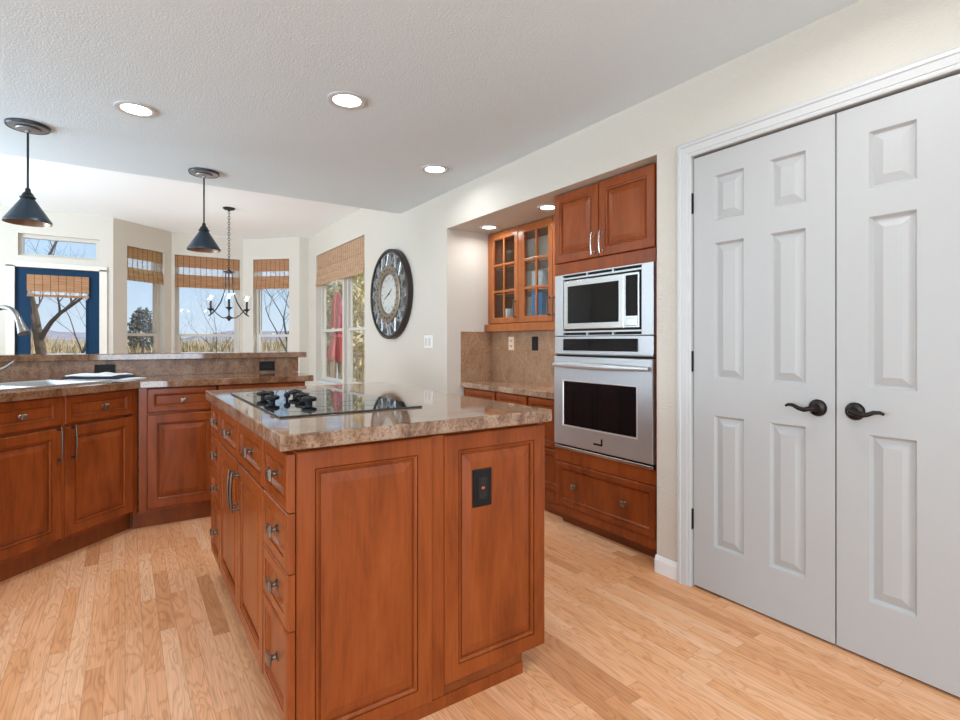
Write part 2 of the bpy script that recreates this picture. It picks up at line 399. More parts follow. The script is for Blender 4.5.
# ------------------------------------------------------------------ mesh helpers
class MB:
    def __init__(self, xf=None):
        self.bm = bmesh.new(); self.xf = xf
    def box(self, x0, x1, y0, y1, z0, z1, bev=0.0, seg=2):
        r = bmesh.ops.create_cube(self.bm, size=1.0)
        vs = r['verts']
        for v in vs:
            v.co = Vector(((x0 + x1) / 2 + v.co.x * (x1 - x0), (y0 + y1) / 2 + v.co.y * (y1 - y0), (z0 + z1) / 2 + v.co.z * (z1 - z0)))
        if bev:
            es = {e_ for v in vs for e_ in v.link_edges}
            bmesh.ops.bevel(self.bm, geom=list(es), offset=bev, segments=seg, affect='EDGES', profile=0.5)
        return self
    def quad(self, a, b, c, d):
        vs = [self.bm.verts.new(p) for p in (a, b, c, d)]
        self.bm.faces.new(vs)
    def rings(self, x0, x1, z0, z1, prof, close=True, back=None):
        """nested rectangles: prof = [(inset, y)...], first is the outermost; front faces -y"""
        loops = []
        for ins, y in prof:
            loops.append([self.bm.verts.new((x0 + ins, y, z0 + ins)), self.bm.verts.new((x1 - ins, y, z0 + ins)),
                          self.bm.verts.new((x1 - ins, y, z1 - ins)), self.bm.verts.new((x0 + ins, y, z1 - ins))])
        for a, b in zip(loops, loops[1:]):
            for i in range(4):
                j = (i + 1) % 4
                self.bm.faces.new((a[i], a[j], b[j], b[i]))
        if close: self.bm.faces.new(loops[-1])
        if back: self.bm.faces.new(list(reversed(loops[0])))
        return loops
    def tube(self, pts, r, seg=8, caps=True, closed=False):
        pts = [Vector(p) for p in pts]
        n = len(pts)
        rr = r if isinstance(r, (list, tuple)) else [r] * n
        rings = []
        up = None
        for i, p in enumerate(pts):
            if closed: d = pts[(i + 1) % n] - pts[i - 1]
            elif i == 0: d = pts[1] - p
            elif i == n - 1: d = p - pts[i - 1]
            else: d = pts[i + 1] - pts[i - 1]
            if d.length < 1e-9: d = Vector((0, 0, 1))
            d.normalize()
            if up is None:
                up = Vector((0, 0, 1)) if abs(d.z) < 0.9 else Vector((1, 0, 0))
            a = d.cross(up)
            if a.length < 1e-6: a = d.cross(Vector((0.3, 1, 0.2)))
            a.normalize(); b = a.cross(d).normalized(); up = b
            rings.append([self.bm.verts.new(p + (a * math.cos(2 * PI * k / seg) + b * math.sin(2 * PI * k / seg)) * rr[i]) for k in range(seg)])
        pairs = list(zip(rings, rings[1:])) + ([(rings[-1], rings[0])] if closed else [])
        for A, B in pairs:
            for k in range(seg):
                j = (k + 1) % seg
                self.bm.faces.new((A[k], A[j], B[j], B[k]))
        if caps and not closed:
            self.bm.faces.new(list(reversed(rings[0]))); self.bm.faces.new(rings[-1])
        return self
    def lathe(self, prof, c=(0, 0, 0), axis='z', seg=24, sx_=1.0, sy_=1.0, caps=True):
        c = Vector(c)
        rings = []
        for r, h in prof:
            ring = []
            for k in range(seg):
                a = 2 * PI * k / seg
                u, v = math.cos(a) * r * sx_, math.sin(a) * r * sy_
                if axis == 'z': p = Vector((u, v, h))
                elif axis == 'y': p = Vector((u, h, v))
                else: p = Vector((h, u, v))
                ring.append(self.bm.verts.new(c + p))
            rings.append(ring)
        for A, B in zip(rings, rings[1:]):
            for k in range(seg):
                j = (k + 1) % seg
                self.bm.faces.new((A[k], A[j], B[j], B[k]))
        if caps:
            for ring in (rings[0], rings[-1]):
                try: self.bm.faces.new(ring)
                except ValueError: pass
        return self
    def prism(self, pts, z0, z1, holes=()):
        """extruded polygon in xy, may have holes"""
        bm = self.bm
        edges = []
        for loop in [pts] + list(holes):
            vs = [bm.verts.new((p[0], p[1], z0)) for p in loop]
            for i in range(len(vs)): edges.append(bm.edges.new((vs[i], vs[(i + 1) % len(vs)])))
        r = bmesh.ops.triangle_fill(bm, use_beauty=True, use_dissolve=True, edges=edges)
        fs = [g for g in r['geom'] if isinstance(g, bmesh.types.BMFace)]
        x = bmesh.ops.extrude_face_region(bm, geom=fs)
        for v in [g for g in x['geom'] if isinstance(g, bmesh.types.BMVert)]:
            v.co.z = z1
        return self
    def build(self, name, mat, parent=None, smooth=None, loc=None, bevel=0.0):
        bmesh.ops.recalc_face_normals(self.bm, faces=self.bm.faces)
        me = bpy.data.meshes.new(name)
        if self.xf is not None: self.bm.transform(self.xf)
        self.bm.to_mesh(me); self.bm.free()
        me.materials.append(mat)
        if smooth is not None:
            me.polygons.foreach_set('use_smooth', [True] * len(me.polygons))
            me.set_sharp_from_angle(angle=R(smooth))
        o = bpy.data.objects.new(name, me)
        COL.objects.link(o)
        if parent: o.parent = parent
        if loc: o.location = loc
        if bevel:
            b = o.modifiers.new('bevel', 'BEVEL'); b.width = bevel; b.segments = 2; b.limit_method = 'ANGLE'; b.angle_limit = R(40)
        return o

def tag(o, label=None, cat=None, group=None, kind=None):
    if label: o['label'] = label
    if cat: o['category'] = cat
    if group: o['group'] = group
    if kind: o['kind'] = kind
    return o

def thing(name, label, cat, loc=(0, 0, 0), rotz=0.0, group=None, kind=None):
    o = bpy.data.objects.new(name, None)
    COL.objects.link(o)
    o.location = loc; o.rotation_euler = (0, 0, rotz)
    return tag(o, label, cat, group, kind)

def copy_thing(o, parent=None):
    c = o.copy(); COL.objects.link(c); c.parent = parent
    for ch in list(o.children):
        copy_thing(ch, c)
    return c

def struct(name, mb, mat, label, cat, parent=None, smooth=None, **k):
    o = mb.build(name, mat, parent, smooth, **k)
    if parent is None: tag(o, label, cat, kind='structure')
    return o

ROTX = lambda px, py, deg, pz=0.0: Matrix.Translation((px, py, pz)) @ Matrix.Rotation(R(deg), 4, 'Z')

# ---- cabinet fronts: built with the face at local y = 0 looking towards -y
RAISED = [(0, 0.021), (0, 0.005), (0.0015, 0.0018), (0.005, 0), (0.050, 0), (0.0508, 0.006), (0.0528, 0.006), (0.0538, 0.0015), (0.058, 0.0025), (0.062, 0.007), (0.0625, 0.0135), (0.068, 0.0135), (0.069, 0.010), (0.098, 0.002)]
SHALLOW = [(0, 0.021), (0, 0.008), (0.001, 0.004), (0.0035, 0.0015), (0.008, 0), (0.034, 0), (0.0348, 0.005), (0.0365, 0.005), (0.0375, 0.0015), (0.042, 0.003), (0.050, 0.0125), (0.051, 0.010)]
def front(name, parent, x0, x1, z0, z1, xf=None, prof=RAISED, mat=None, y=0.0):
    mb = MB(xf)
    mb.rings(x0, x1, z0, z1, [(i, d + y) for i, d in prof], back=True)
    return mb.build(name, mat or CHERRY, parent)
def knob(parent, x, z, xf=None, y=0.0, mat=None, s=1.0):
    mb = MB(xf)
    mb.lathe([(0.011 * s, 0), (0.011 * s, -0.003), (0.006 * s, -0.006), (0.0055 * s, -0.014), (0.008 * s, -0.019)], c=(x, y, z), axis='y', seg=14)
    # square pyramid-faced head
    h = 0.0135 * s
    for (a, y0, b_, y1) in ((0.008 * s, -0.018, h, -0.021), (h, -0.021, h, -0.027), (h, -0.027, h * 0.55, -0.031)):
        A = [(x + i * a, y + y0, z + j * a) for i, j in ((-1, -1), (1, -1), (1, 1), (-1, 1))]
        B = [(x + i * b_, y + y1, z + j * b_) for i, j in ((-1, -1), (1, -1), (1, 1), (-1, 1))]
        for i in range(4):
            j = (i + 1) % 4
            mb.quad(A[i], A[j], B[j], B[i])
    B = [(x + i * h * .55, y - 0.031, z + j * h * .55) for i, j in ((-1, -1), (1, -1), (1, 1), (-1, 1))]
    mb.quad(*B)
    bmesh.ops.remove_doubles(mb.bm, verts=mb.bm.verts, dist=1e-5)
    return mb.build('knob', mat or PEWTER, parent, smooth=35)
def pull(parent, x, z0, z1, xf=None, y=0.0, mat=None):
    mb = MB(xf)
    for z in (z0 + 0.014, z1 - 0.014):
        mb.tube([(x, y, z), (x, y - 0.02, z), (x, y - 0.026, z)], [0.0065, 0.0045, 0.005], 8)
        mb.lathe([(0.008, 0.0), (0.008, -0.003)], c=(x, y, z), axis='y', seg=12)
    pts, rad = [], []
    for i in range(13):
        t = i / 12
        pts.append((x, y - 0.023 - 0.006 * math.sin(PI * t), z0 + (z1 - z0) * t))
        rad.append(0.0034 + 0.0016 * math.sin(PI * t))
    mb.tube(pts, rad, 10)
    return mb.build('handle', mat or PULLM, parent, smooth=50)

def outlet_plate(mat, w, h, parent=None, xf=None, kind='duplex', name='plate', dark=BLACKPL):
    """wall plate lying on the plane y=0, facing -y, centred on x=z=0"""
    mb = MB(xf)
    mb.rings(-w / 2, w / 2, -h / 2, h / 2, [(0, 0), (0, -0.003), (0.004, -0.006)], back=True)
    p = mb.build(name, mat, parent)
    return p

# ------------------------------------------------------------------ room shell
WX = 2.22          # plane of the pantry / oven wall
KC = 2.40          # kitchen ceiling
DC = 2.67          # dining ceiling
NY0, NY1 = 1.692, 3.773   # oven niche
def wall(name, A, B, h, t, openings, label, mat=WALLM, z0=0.0):
    """wall from A to B (left to right seen from the room); openings = (s0, s1, z0, z1)"""
    L = math.hypot(B[0] - A[0], B[1] - A[1])
    ang = math.atan2(B[1] - A[1], B[0] - A[0])
    ss = sorted({0.0, L} | {v for o in openings for v in o[:2]})
    zs = sorted({z0, h} | {v for o in openings for v in o[2:]})
    mb = MB()
    bm = mb.bm
    cells = {}
    for i in range(len(ss) - 1):
        for j in range(len(zs) - 1):
            cx_, cz_ = (ss[i] + ss[i + 1]) / 2, (zs[j] + zs[j + 1]) / 2
            cells[i, j] = not any(o[0] < cx_ < o[1] and o[2] < cz_ < o[3] for o in openings)
    V = {}
    def v(i, j, k):
        if (i, j, k) not in V: V[i, j, k] = bm.verts.new((ss[i], k * t, zs[j]))
        return V[i, j, k]
    for (i, j), full in cells.items():
        if not full: continue
        bm.faces.new((v(i, j, 0), v(i + 1, j, 0), v(i + 1, j + 1, 0), v(i, j + 1, 0)))
        bm.faces.new((v(i, j, 1), v(i, j + 1, 1), v(i + 1, j + 1, 1), v(i + 1, j, 1)))
        for di, dj, q in ((-1, 0, ((i, j), (i, j + 1))), (1, 0, ((i + 1, j), (i + 1, j + 1))), (0, -1, ((i, j), (i + 1, j))), (0, 1, ((i, j + 1), (i + 1, j + 1)))):
            if not cells.get((i + di, j + dj), False):
                (a, b_), (c, d) = q
                bm.faces.new((v(a, b_, 0), v(c, d, 0), v(c, d, 1), v(a, b_, 1)))
    o = mb.build(name, mat, loc=(A[0], A[1], 0))
    o.rotation_euler = (0, 0, ang)
    tag(o, label, 'wall', kind='structure')
    return o

# floor
fl = MB().box(-3.6, 3.2, -3.7, 8.9, -0.08, 0.0).build('floor', FLOOR)
tag(fl, 'light oak strip floor running the length of the kitchen', 'floor', kind='structure')
# ceilings
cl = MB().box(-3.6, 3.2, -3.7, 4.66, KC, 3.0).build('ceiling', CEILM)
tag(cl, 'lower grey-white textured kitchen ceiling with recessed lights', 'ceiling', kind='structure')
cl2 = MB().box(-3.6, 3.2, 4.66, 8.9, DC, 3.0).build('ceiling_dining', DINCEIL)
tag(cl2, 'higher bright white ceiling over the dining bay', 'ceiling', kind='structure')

# right wall: runs from the far corner (Y=7.75) to behind the camera (Y=-3.5); s = 7.75 - Y
wall('wall_right', (WX, 7.75), (WX, -3.5), DC, 0.12,
     [(0.36, 2.16, 0.60, 2.36), (7.75 - NY1, 7.75 - NY0, 0.0, 2.10), (7.75 - 1.497, 7.75 - 0.283, 0.0, 2.032)],
     'greige wall on the right with the oven niche, clock and pantry doors')
# niche shell
nb = MB()
nb.box(WX + 0.12, 3.1, NY1, NY1 + 0.1, 0, 2.2)         # far side
nb.box(WX + 0.12, 3.1, NY0 - 0.1, NY0, 0, 2.2)         # near side
nb.box(2.68, 3.1, NY0, NY1, 0, 1.29)                   # back, lower
nb.box(3.0, 3.1, NY0, NY1, 1.29, 2.2)                  # back, upper
nb.box(WX + 0.12, 3.1, NY0, NY1, 2.10, 2.2)            # ceiling
struct('wall_niche', nb, WALLM, 'recessed greige niche in the right wall around the oven tower', 'wall')
# pantry behind the doors
pb = MB()
pb.box(WX + 0.12, 3.1, 1.50, 1.60, 0, 2.2)
pb.box(WX + 0.12, 3.1, 0.18, 0.28, 0, 2.2)
pb.box(3.0, 3.1, 0.28, 1.50, 0, 2.2)
pb.box(WX + 0.12, 3.0, 0.28, 1.50, 2.1, 2.2)
struct('wall_pantry', pb, WALLM, 'pantry closet walls behind the white double doors', 'wall')

# bay and far wall
D0, P0, P1, P2, P3 = (-3.5, 7.8), (-0.12, 7.8), (0.53, 8.37), (1.44, 8.37), (2.09, 7.75)
DO = 1.9   # shift of s on the door wall (D0 moved from -1.6 to -3.5)
wall('wall_far', D0, P0, DC, 0.12, [(DO + 0.555, DO + 1.365, 0.0, 2.02), (DO + 0.603, DO + 1.351, 2.135, 2.385)],
     'greige far wall with the navy glass door and transom')
wall('wall_bay_left', P0, P1, DC, 0.13, [(0.19, 0.742, 0.60, 2.365)], 'angled left wall of the dining bay')
wall('wall_bay_centre', P1, P2, DC, 0.13, [(0.04, 0.87, 0.60, 2.365)], 'centre wall of the dining bay')
wall('wall_bay_right', P2, P3, DC, 0.13, [(0.165, 0.735, 0.60, 2.365)], 'angled right wall of the dining bay')
wall('wall_bay_return', P3, (WX, 7.75), DC, 0.12, [], 'narrow greige return beside the right wall')
wall('wall_left', (-3.5, -3.5), (-3.5, 7.8), DC, 0.12, [(2.4, 5.8, 0.5, 2.15), (7.5, 9.5, 0.5, 2.15)], 'greige wall on the left outside the picture')
wall('wall_back', (WX, -3.5), (-3.5, -3.5), KC, 0.12, [(0.85, 2.70, 0.0, 2.15)], 'greige wall behind the camera')

# baseboards and pantry casing
bb = MB()
def base_profile(mb, y0, y1, x=WX):
    prof = [(0, 0), (-0.014, 0), (-0.014, 0.062), (-0.010, 0.072), (-0.006, 0.082), (0, 0.084)]
    A = [mb.bm.verts.new((x + p[0], y0, p[1])) for p in prof]; B = [mb.bm.verts.new((x + p[0], y1, p[1])) for p in prof]
    n = len(prof)
    for i in range(n):
        j = (i + 1) % n
        mb.bm.faces.new((A[i], A[j], B[j], B[i]))
    mb.bm.faces.new(A); mb.bm.faces.new(list(reversed(B)))
base_profile(bb, 1.564, NY0 + 0.004)
struct('baseboard_right', bb, BASEW, 'short white baseboard between the oven niche and pantry casing', 'baseboard')
bb = MB(); base_profile(bb, NY1, 7.75)
struct('baseboard_dining', bb, BASEW, 'white baseboard under the wall clock', 'baseboard')
# casing: profile swept around the opening (left leg, head, right leg)
def casing(name, prof, path_in, label, mat=TRIMW):
    """prof: (outward offset, thickness towards room); path_in: inner corner points (y,z) of the opening, in order"""
    mb = MB()
    loops = []
    (yl, yr, zt) = path_in
    for off, th in prof:
        loops.append([(WX - th, yl + off, 0.0), (WX - th, yl + off, zt + off), (WX - th, yr - off, zt + off), (WX - th, yr - off, 0.0)])
    L = [[mb.bm.verts.new(p) for p in l] for l in loops]
    for A, B in zip(L, L[1:]):
        for i in range(3):
            mb.bm.faces.new((A[i], A[i + 1], B[i + 1], B[i]))
    return struct(name, mb, mat, label, 'trim')
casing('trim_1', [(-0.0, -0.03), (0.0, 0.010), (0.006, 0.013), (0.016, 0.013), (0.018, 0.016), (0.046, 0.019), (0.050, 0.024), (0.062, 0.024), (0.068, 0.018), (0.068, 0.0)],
       (1.494, 0.286, 2.029), 'white moulded casing around the pantry double doors')

# pantry doors
DPROF = [(0, 0), (0.002, 0.003), (0.009, 0.014), (0.012, 0.0145), (0.040, 0.004), (0.042, 0.003)]
def panel_door(name, ylft, w, label, handed):
    """six-panel leaf; ylft = world Y of its left edge seen from the room"""
    xf = ROTX(WX + 0.006, ylft, -90)
    z0, z1 = 0.011, 2.019
    st, pw = 0.104, 0.139
    xs = [0, st, st + pw, w - st - pw, w - st, w]
    zs = [z0, 0.219, 0.820, 0.986, 1.606, 1.708, 1.913, z1]
    mb = MB(xf)
    for i in range(5):
        for j in range(7):
            a, b_, c, d = xs[i], xs[i + 1], zs[j], zs[j + 1]
            if i in (1, 3) and j in (1, 3, 5):
                mb.rings(a, b_, c, d, DPROF)
            else:
                mb.quad((a, 0, c), (b_, 0, c), (b_, 0, d), (a, 0, d))
    mb.quad((0, 0, z0), (0, 0.035, z0), (0, 0.035, z1), (0, 0, z1))
    mb.quad((w, 0, z0), (w, 0, z1), (w, 0.035, z1), (w, 0.035, z0))
    mb.quad((0, 0, z0), (w, 0, z0), (w, 0.035, z0), (0, 0.035, z0))
    mb.quad((0, 0, z1), (0, 0.035, z1), (w, 0.035, z1), (w, 0, z1))
    mb.quad((0, 0.035, z0), (w, 0.035, z0), (w, 0.035, z1), (0, 0.035, z1))
    bmesh.ops.remove_doubles(mb.bm, verts=mb.bm.verts, dist=1e-5)
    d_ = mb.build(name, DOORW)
    tag(d_, label, 'door', kind='structure')
    # lever handle
    hx = w - 0.060 if handed > 0 else 0.061
    hz = 0.900
    s = -1 if handed > 0 else 1
    m = MB(xf)
    m.lathe([(0.033, 0), (0.033, -0.004), (0.028, -0.011), (0.016, -0.014), (0.011, -0.022), (0.011, -0.040), (0.008, -0.044)], c=(hx, 0, hz), axis='y', seg=28)
    pts = [(hx, -0.036, hz), (hx + s * .012, -0.040, hz - 0.002), (hx + s * .032, -0.042, hz - 0.008), (hx + s * .052, -0.042, hz - 0.004), (hx + s * .072, -0.041, hz + 0.006), (hx + s * .090, -0.039, hz + 0.007), (hx + s * .102, -0.037, hz + 0.001)]
    m.tube(pts, [0.010, 0.010, 0.0095, 0.0085, 0.0075, 0.0065, 0.005], 12)
    h_ = m.build('lever_handle', BRONZE, d_, smooth=40)
    return d_, xf
d1, xf1 = panel_door('door_1', 1.490, 0.597, 'white six-panel pantry door leaf nearest the oven, hinges on its left', +1)
for z in (1.762, 1.017, 0.273):
    m = MB(xf1)
    m.tube([(-0.006, -0.006, z), (-0.006, -0.006, z + 0.095)], 0.0055, 10)
    m.tube([(-0.006, -0.006, z - 0.004), (-0.006, -0.006, z)], 0.0035, 8)
    m.box(-0.013, 0.001, -0.005, 0.002, z, z + 0.095)
    m.build('hinge', BLACKPL, d1)
panel_door('door_2', 0.888, 0.597, 'white six-panel pantry door leaf at the right edge of the picture', -1)

# ------------------------------------------------------------------ windows (frames, sashes, panes) as structure
def wall_frame(A, B):
    return math.atan2(B[1] - A[1], B[0] - A[0])
def window(name, A, ang, s0, s1, z0, z1, rail, label, depth=0.085):
    """single-hung window set deep in its opening"""
    w = thing(name, label, 'window', (A[0], A[1], 0), ang, kind='structure')
    f = 0.038
    m = MB()
    y0, y1 = depth - 0.01, depth + 0.05
    m.box(s0, s0 + f, y0, y1, z0, z1); m.box(s1 - f, s1, y0, y1, z0, z1)
    m.box(s0 + f, s1 - f, y0, y1, z0, z0 + f); m.box(s0 + f, s1 - f, y0, y1, z1 - f, z1)
    m.build('frame', VINYL, w)
    a, b_ = s0 + f, s1 - f
    for nm, za, zb, yy in (('lower_sash', z0 + f, rail, y0 + 0.006), ('upper_sash', rail - 0.036, z1 - f, y0 + 0.030)):
        m = MB()
        g = 0.034 if nm == 'lower_sash' else 0.024
        m.box(a, a + g, yy, yy + 0.022, za, zb); m.box(b_ - g, b_, yy, yy + 0.022, za, zb)
        m.box(a + g, b_ - g, yy, yy + 0.022, za, za + g); m.box(a + g, b_ - g, yy, yy + 0.022, zb - g, zb)
        so = m.build(nm, VINYL, w)
        m = MB(); m.box(a + g, b_ - g, yy + 0.009, yy + 0.013, za + g, zb - g)
        m.build('pane', GLASS, so)
    # sash lock
    m = MB(); m.box((a + b_) / 2 - 0.025, (a + b_) / 2 + 0.025, y0 - 0.006, y0 + 0.012, rail, rail + 0.014, bev=0.003)
    m.build('sash_lock', PLATEW, w)
    # sill board
    m = MB(); m.box(s0, s1, -0.02, y0, z0, z0 + 0.018); m.build('sill', TRIMW, w)
    return w
aL, aC, aR = wall_frame(P0, P1), wall_frame(P1, P2), wall_frame(P2, P3)
window('window_1', P0, aL, 0.19, 0.742, 0.60, 2.365, 1.268, 'narrow bay window on the left with a golden blind')
window('window_2', P1, aC, 0.04, 0.87, 0.60, 2.365, 1.268, 'wide centre bay window behind the chandelier')
window('window_3', P2, aR, 0.165, 0.735, 0.60, 2.365, 1.268, 'narrow bay window on the right of the chandelier')
window('window_4', (WX, 7.75), R(-90), 0.36, 1.34, 0.60, 2.36, 1.33, 'far half of the double window left of the clock')
window('window_5', (WX, 7.75), R(-90), 1.40, 2.16, 0.60, 2.36, 1.33, 'near half of the double window left of the clock')
mb = MB(ROTX(WX, 7.75, -90)); mb.box(1.34, 1.40, 0.035, 0.12, 0.6, 2.36)
struct('trim_2', mb, VINYL, 'upright mullion between the two right wall windows', 'trim')
# transom
w = thing('window_6', 'low wide transom window above the navy door', 'window', (D0[0], D0[1], 0), 0, kind='structure')
m = MB(); s0, s1, z0, z1, f = DO + .603, DO + 1.351, 2.135, 2.385, 0.042
m.box(s0, s0 + f, .05, .11, z0, z1); m.box(s1 - f, s1, .05, .11, z0, z1); m.box(s0 + f, s1 - f, .05, .11, z0, z0 + f * .7); m.box(s0 + f, s1 - f, .05, .11, z1 - f, z1)
m.build('frame', VINYL, w)
m = MB(); m.box(s0 + f, s1 - f, .075, .08, z0 + f * .7, z1 - f); m.build('pane', GLASS, w)
# navy glazed door
dr = thing('door_3', 'navy blue exterior door with a large glass pane', 'door', (D0[0], D0[1], 0), 0, kind='structure')
x0, x1 = DO + .575, DO + 1.345
gx0, gx1, gz0, gz1 = DO + .706, DO + 1.216, 0.30, 1.90
m = MB()
m.box(x0, gx0, 0.02, 0.064, 0.01, 2.0); m.box(gx1, x1, 0.02, 0.064, 0.01, 2.0)
m.box(gx0, gx1, 0.02, 0.064, 0.01, gz0); m.box(gx0, gx1, 0.02, 0.064, gz1, 2.0)
m.build('leaf', NAVY, dr)
m = MB(); m.box(gx0, gx1, 0.036, 0.044, gz0, gz1); m.build('pane', GLASS, dr)
m = MB()
for a in (gx0 - 0.012, gx1 - 0.004): m.box(a, a + 0.016, 0.012, 0.02, gz0 - .012, gz1 + .012)
m.box(gx0 + 0.004, gx1 - 0.004, 0.012, 0.02, gz0 - .012, gz0 + .004); m.box(gx0 + 0.004, gx1 - 0.004, 0.012, 0.02, gz1 - .004, gz1 + .012)
m.build('glazing_bead', NAVY, dr)
for z in (1.62, 0.9, 0.25):
    m = MB(); m.tube([(x0 - 0.008, 0.014, z), (x0 - 0.008, 0.014, z + 0.1)], 0.007, 8); m.build('hinge', PEWTER, dr)
m = MB(); m.lathe([(0.03, 0.02), (0.03, 0.014), (0.012, 0.01), (0.012, -0.02), (0.028, -0.03), (0.03, -0.045), (0.015, -0.055)], c=(x1 - .06, 0, 0.95), axis='y', seg=18)
m.build('door_knob', PEWTER, dr, smooth=40)
m = MB()
m.box(DO + .50, DO + .575, -0.018, 0.10, 0, 2.02); m.box(DO + 1.345, DO + 1.42, -0.018, 0.10, 0, 2.02)
m.box(DO + .50, DO + 1.42, -0.018, 0.10, 2.005, 2.06)
struct('trim_3', m, CREAM, 'cream casing around the navy glass door', 'trim', loc=(D0[0], D0[1], 0))

# ------------------------------------------------------------------ woven blinds
def blind(label, A, ang, s0, s1, ztop, zbot, mats, z_sheer, y=0.02, name='roman_blind', depth=0.03, group='woven bamboo blinds', split=None):
    """valance at the top, open-weave middle, folded stack at the bottom"""
    b = thing(name, label, 'blind', (A[0], A[1], 0), ang, group=None)
    za, zb = z_sheer
    m = MB(); m.box(s0, s1, y, y + 0.010, za, ztop, bev=0.002); m.build('valance', mats[0], b)
    if zb < za:
        m = MB(); m.box(s0 + .004, s1 - .004, y + 0.004, y + 0.009, zb, za); m.build('open_weave', mats[1], b)
    # folds: overlapping curved laps
    n = 3
    m = MB()
    for i in range(n):
        z1 = zb - (zb - zbot) * i / n * 0.9
        z0 = z1 - (zb - zbot) * 0.46
        z0 = max(z0, zbot)
        k = 6
        L0, L1 = [], []
        for q in range(k + 1):
            t = q / k
            zz = z1 + (z0 - z1) * t
            yy = y + 0.006 - depth * math.sin(PI * min(1, t * 0.62)) * (0.55 + 0.25 * i)
            L0.append((s0, yy, zz)); L1.append((s1, yy, zz))
        for q in range(k):
            m.quad(L0[q], L1[q], L1[q + 1], L0[q + 1])
        m.quad(L0[-1], L1[-1], (s1, y + 0.012, z0 + 0.012), (s0, y + 0.012, z0 + 0.012))
        # closed ends
        for L in (L0, L1):
            for q in range(k):
                x = L[0][0]
                m.quad(L[q], L[q + 1], (x, y + 0.012, L[q + 1][2]), (x, y + 0.012, L[q][2]))
    bmesh.ops.remove_doubles(m.bm, verts=m.bm.verts, dist=1e-5)
    m.build('fold_stack', mats[0], b)
    m = MB(); m.tube([(s1 - 0.02, y - 0.006, zbot + 0.05), (s1 - 0.02, y - 0.006, zbot - 0.02)], 0.0025, 6)
    m.build('pull_cord', PLATEW, b)
    return b
blind('golden bamboo blind on the left angled bay window, open band across its middle', P0, aL, 0.195, 0.737, 2.362, 1.93, (BAM1, BAM1S), (2.215, 2.10))
blind('widest red-brown bamboo blind, on the centre bay window behind the chandelier', P1, aC, 0.045, 0.865, 2.362, 1.915, (BAM2, BAM2S), (2.20, 2.10))
blind('narrow red-brown bamboo blind on the right angled bay window', P2, aR, 0.170, 0.730, 2.362, 1.93, (BAM2, BAM2S), (2.19, 2.12))
blind('far tan bamboo blind of the right wall double window', (WX, 7.75), R(-90), 0.365, 1.365, 2.356, 1.93, (BAM3, BAM3), (2.17, 2.17), y=0.015)
blind('near tan bamboo blind of the right wall double window, beside the clock', (WX, 7.75), R(-90), 1.372, 2.155, 2.356, 1.93, (BAM3, BAM3), (2.17, 2.17), y=0.015)
blind('small brown bamboo blind hung on the navy door', (D0[0], D0[1]), 0, DO + .68, DO + 1.245, 1.925, 1.672, (BAM2, BAM2S), (1.735, 1.70), y=-0.012, depth=0.012)

# ------------------------------------------------------------------ kitchen island
IX0, IX1, IY0, IY1 = 0.33, 1.257, 1.40, 2.916
io = (0.8, 2.16, 0)
isl = thing('kitchen_island', 'cherry wood kitchen island with raised end panels and drawers', 'kitchen island', io)
T0 = Matrix.Translation((-io[0], -io[1], 0))
mb = MB(T0)
mb.box(0.374, 1.235, 1.452, 2.895, 0.10, 0.871)
mb.build('carcass', CHERRY, isl)
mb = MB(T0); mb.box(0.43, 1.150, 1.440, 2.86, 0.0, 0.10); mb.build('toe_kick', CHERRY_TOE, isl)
xe = T0 @ Matrix.Translation((0, 1.430, 0))
front('end_panel', isl, 0.376, 0.790, 0.040, 0.862, xe)
front('end_panel', isl, 0.834, 1.249, 0.072, 0.860, xe)
mb = MB(T0); mb.box(0.791, 0.833, 1.436, 1.452, 0.040, 0.862); mb.build('filler_stile', CHERRY, isl)
mb = MB(T0); mb.box(0.3755, 1.150, 1.4345, 1.4515, 0.0, 0.0395); mb.build('plinth', CHERRY, isl)
# outlet on the right end panel
mb = MB(T0 @ Matrix.Translation((0.975, 1.4318, 0.676)))
mb.rings(-0.037, 0.037, -0.061, 0.061, [(0, 0.001), (0, -0.004), (0.004, -0.007)], back=True)
ol = mb.build('outlet', BLACKPL, isl)
mb = MB(T0 @ Matrix.Translation((0.975, 1.4318, 0.676)))
mb.box(-0.0175, 0.0175, -0.0085, -0.006, -0.036, 0.036, bev=0.001); mb.build('socket', DARKGAP, ol)
GREYPL = plain('dark_grey_plastic', (0.022, 0.022, 0.023), 0.45, ior=1.3)
for dz in (-0.023, 0.023):
    mb = MB(T0 @ Matrix.Translation((0.975, 1.4318, 0.676))); mb.lathe([(0.013, -0.0086), (0.0125, -0.0098)], c=(0, 0, dz), axis='y', seg=20); mb.build('receptacle', GREYPL, ol)
mb = MB(T0 @ Matrix.Translation((0.975, 1.4318, 0.676))); mb.box(-0.006, 0.006, -0.0105, -0.008, -0.004, 0.004, bev=0.001)
o = mb.build('test_button', plain('red_button', (0.55, 0.10, 0.04), 0.5), ol)
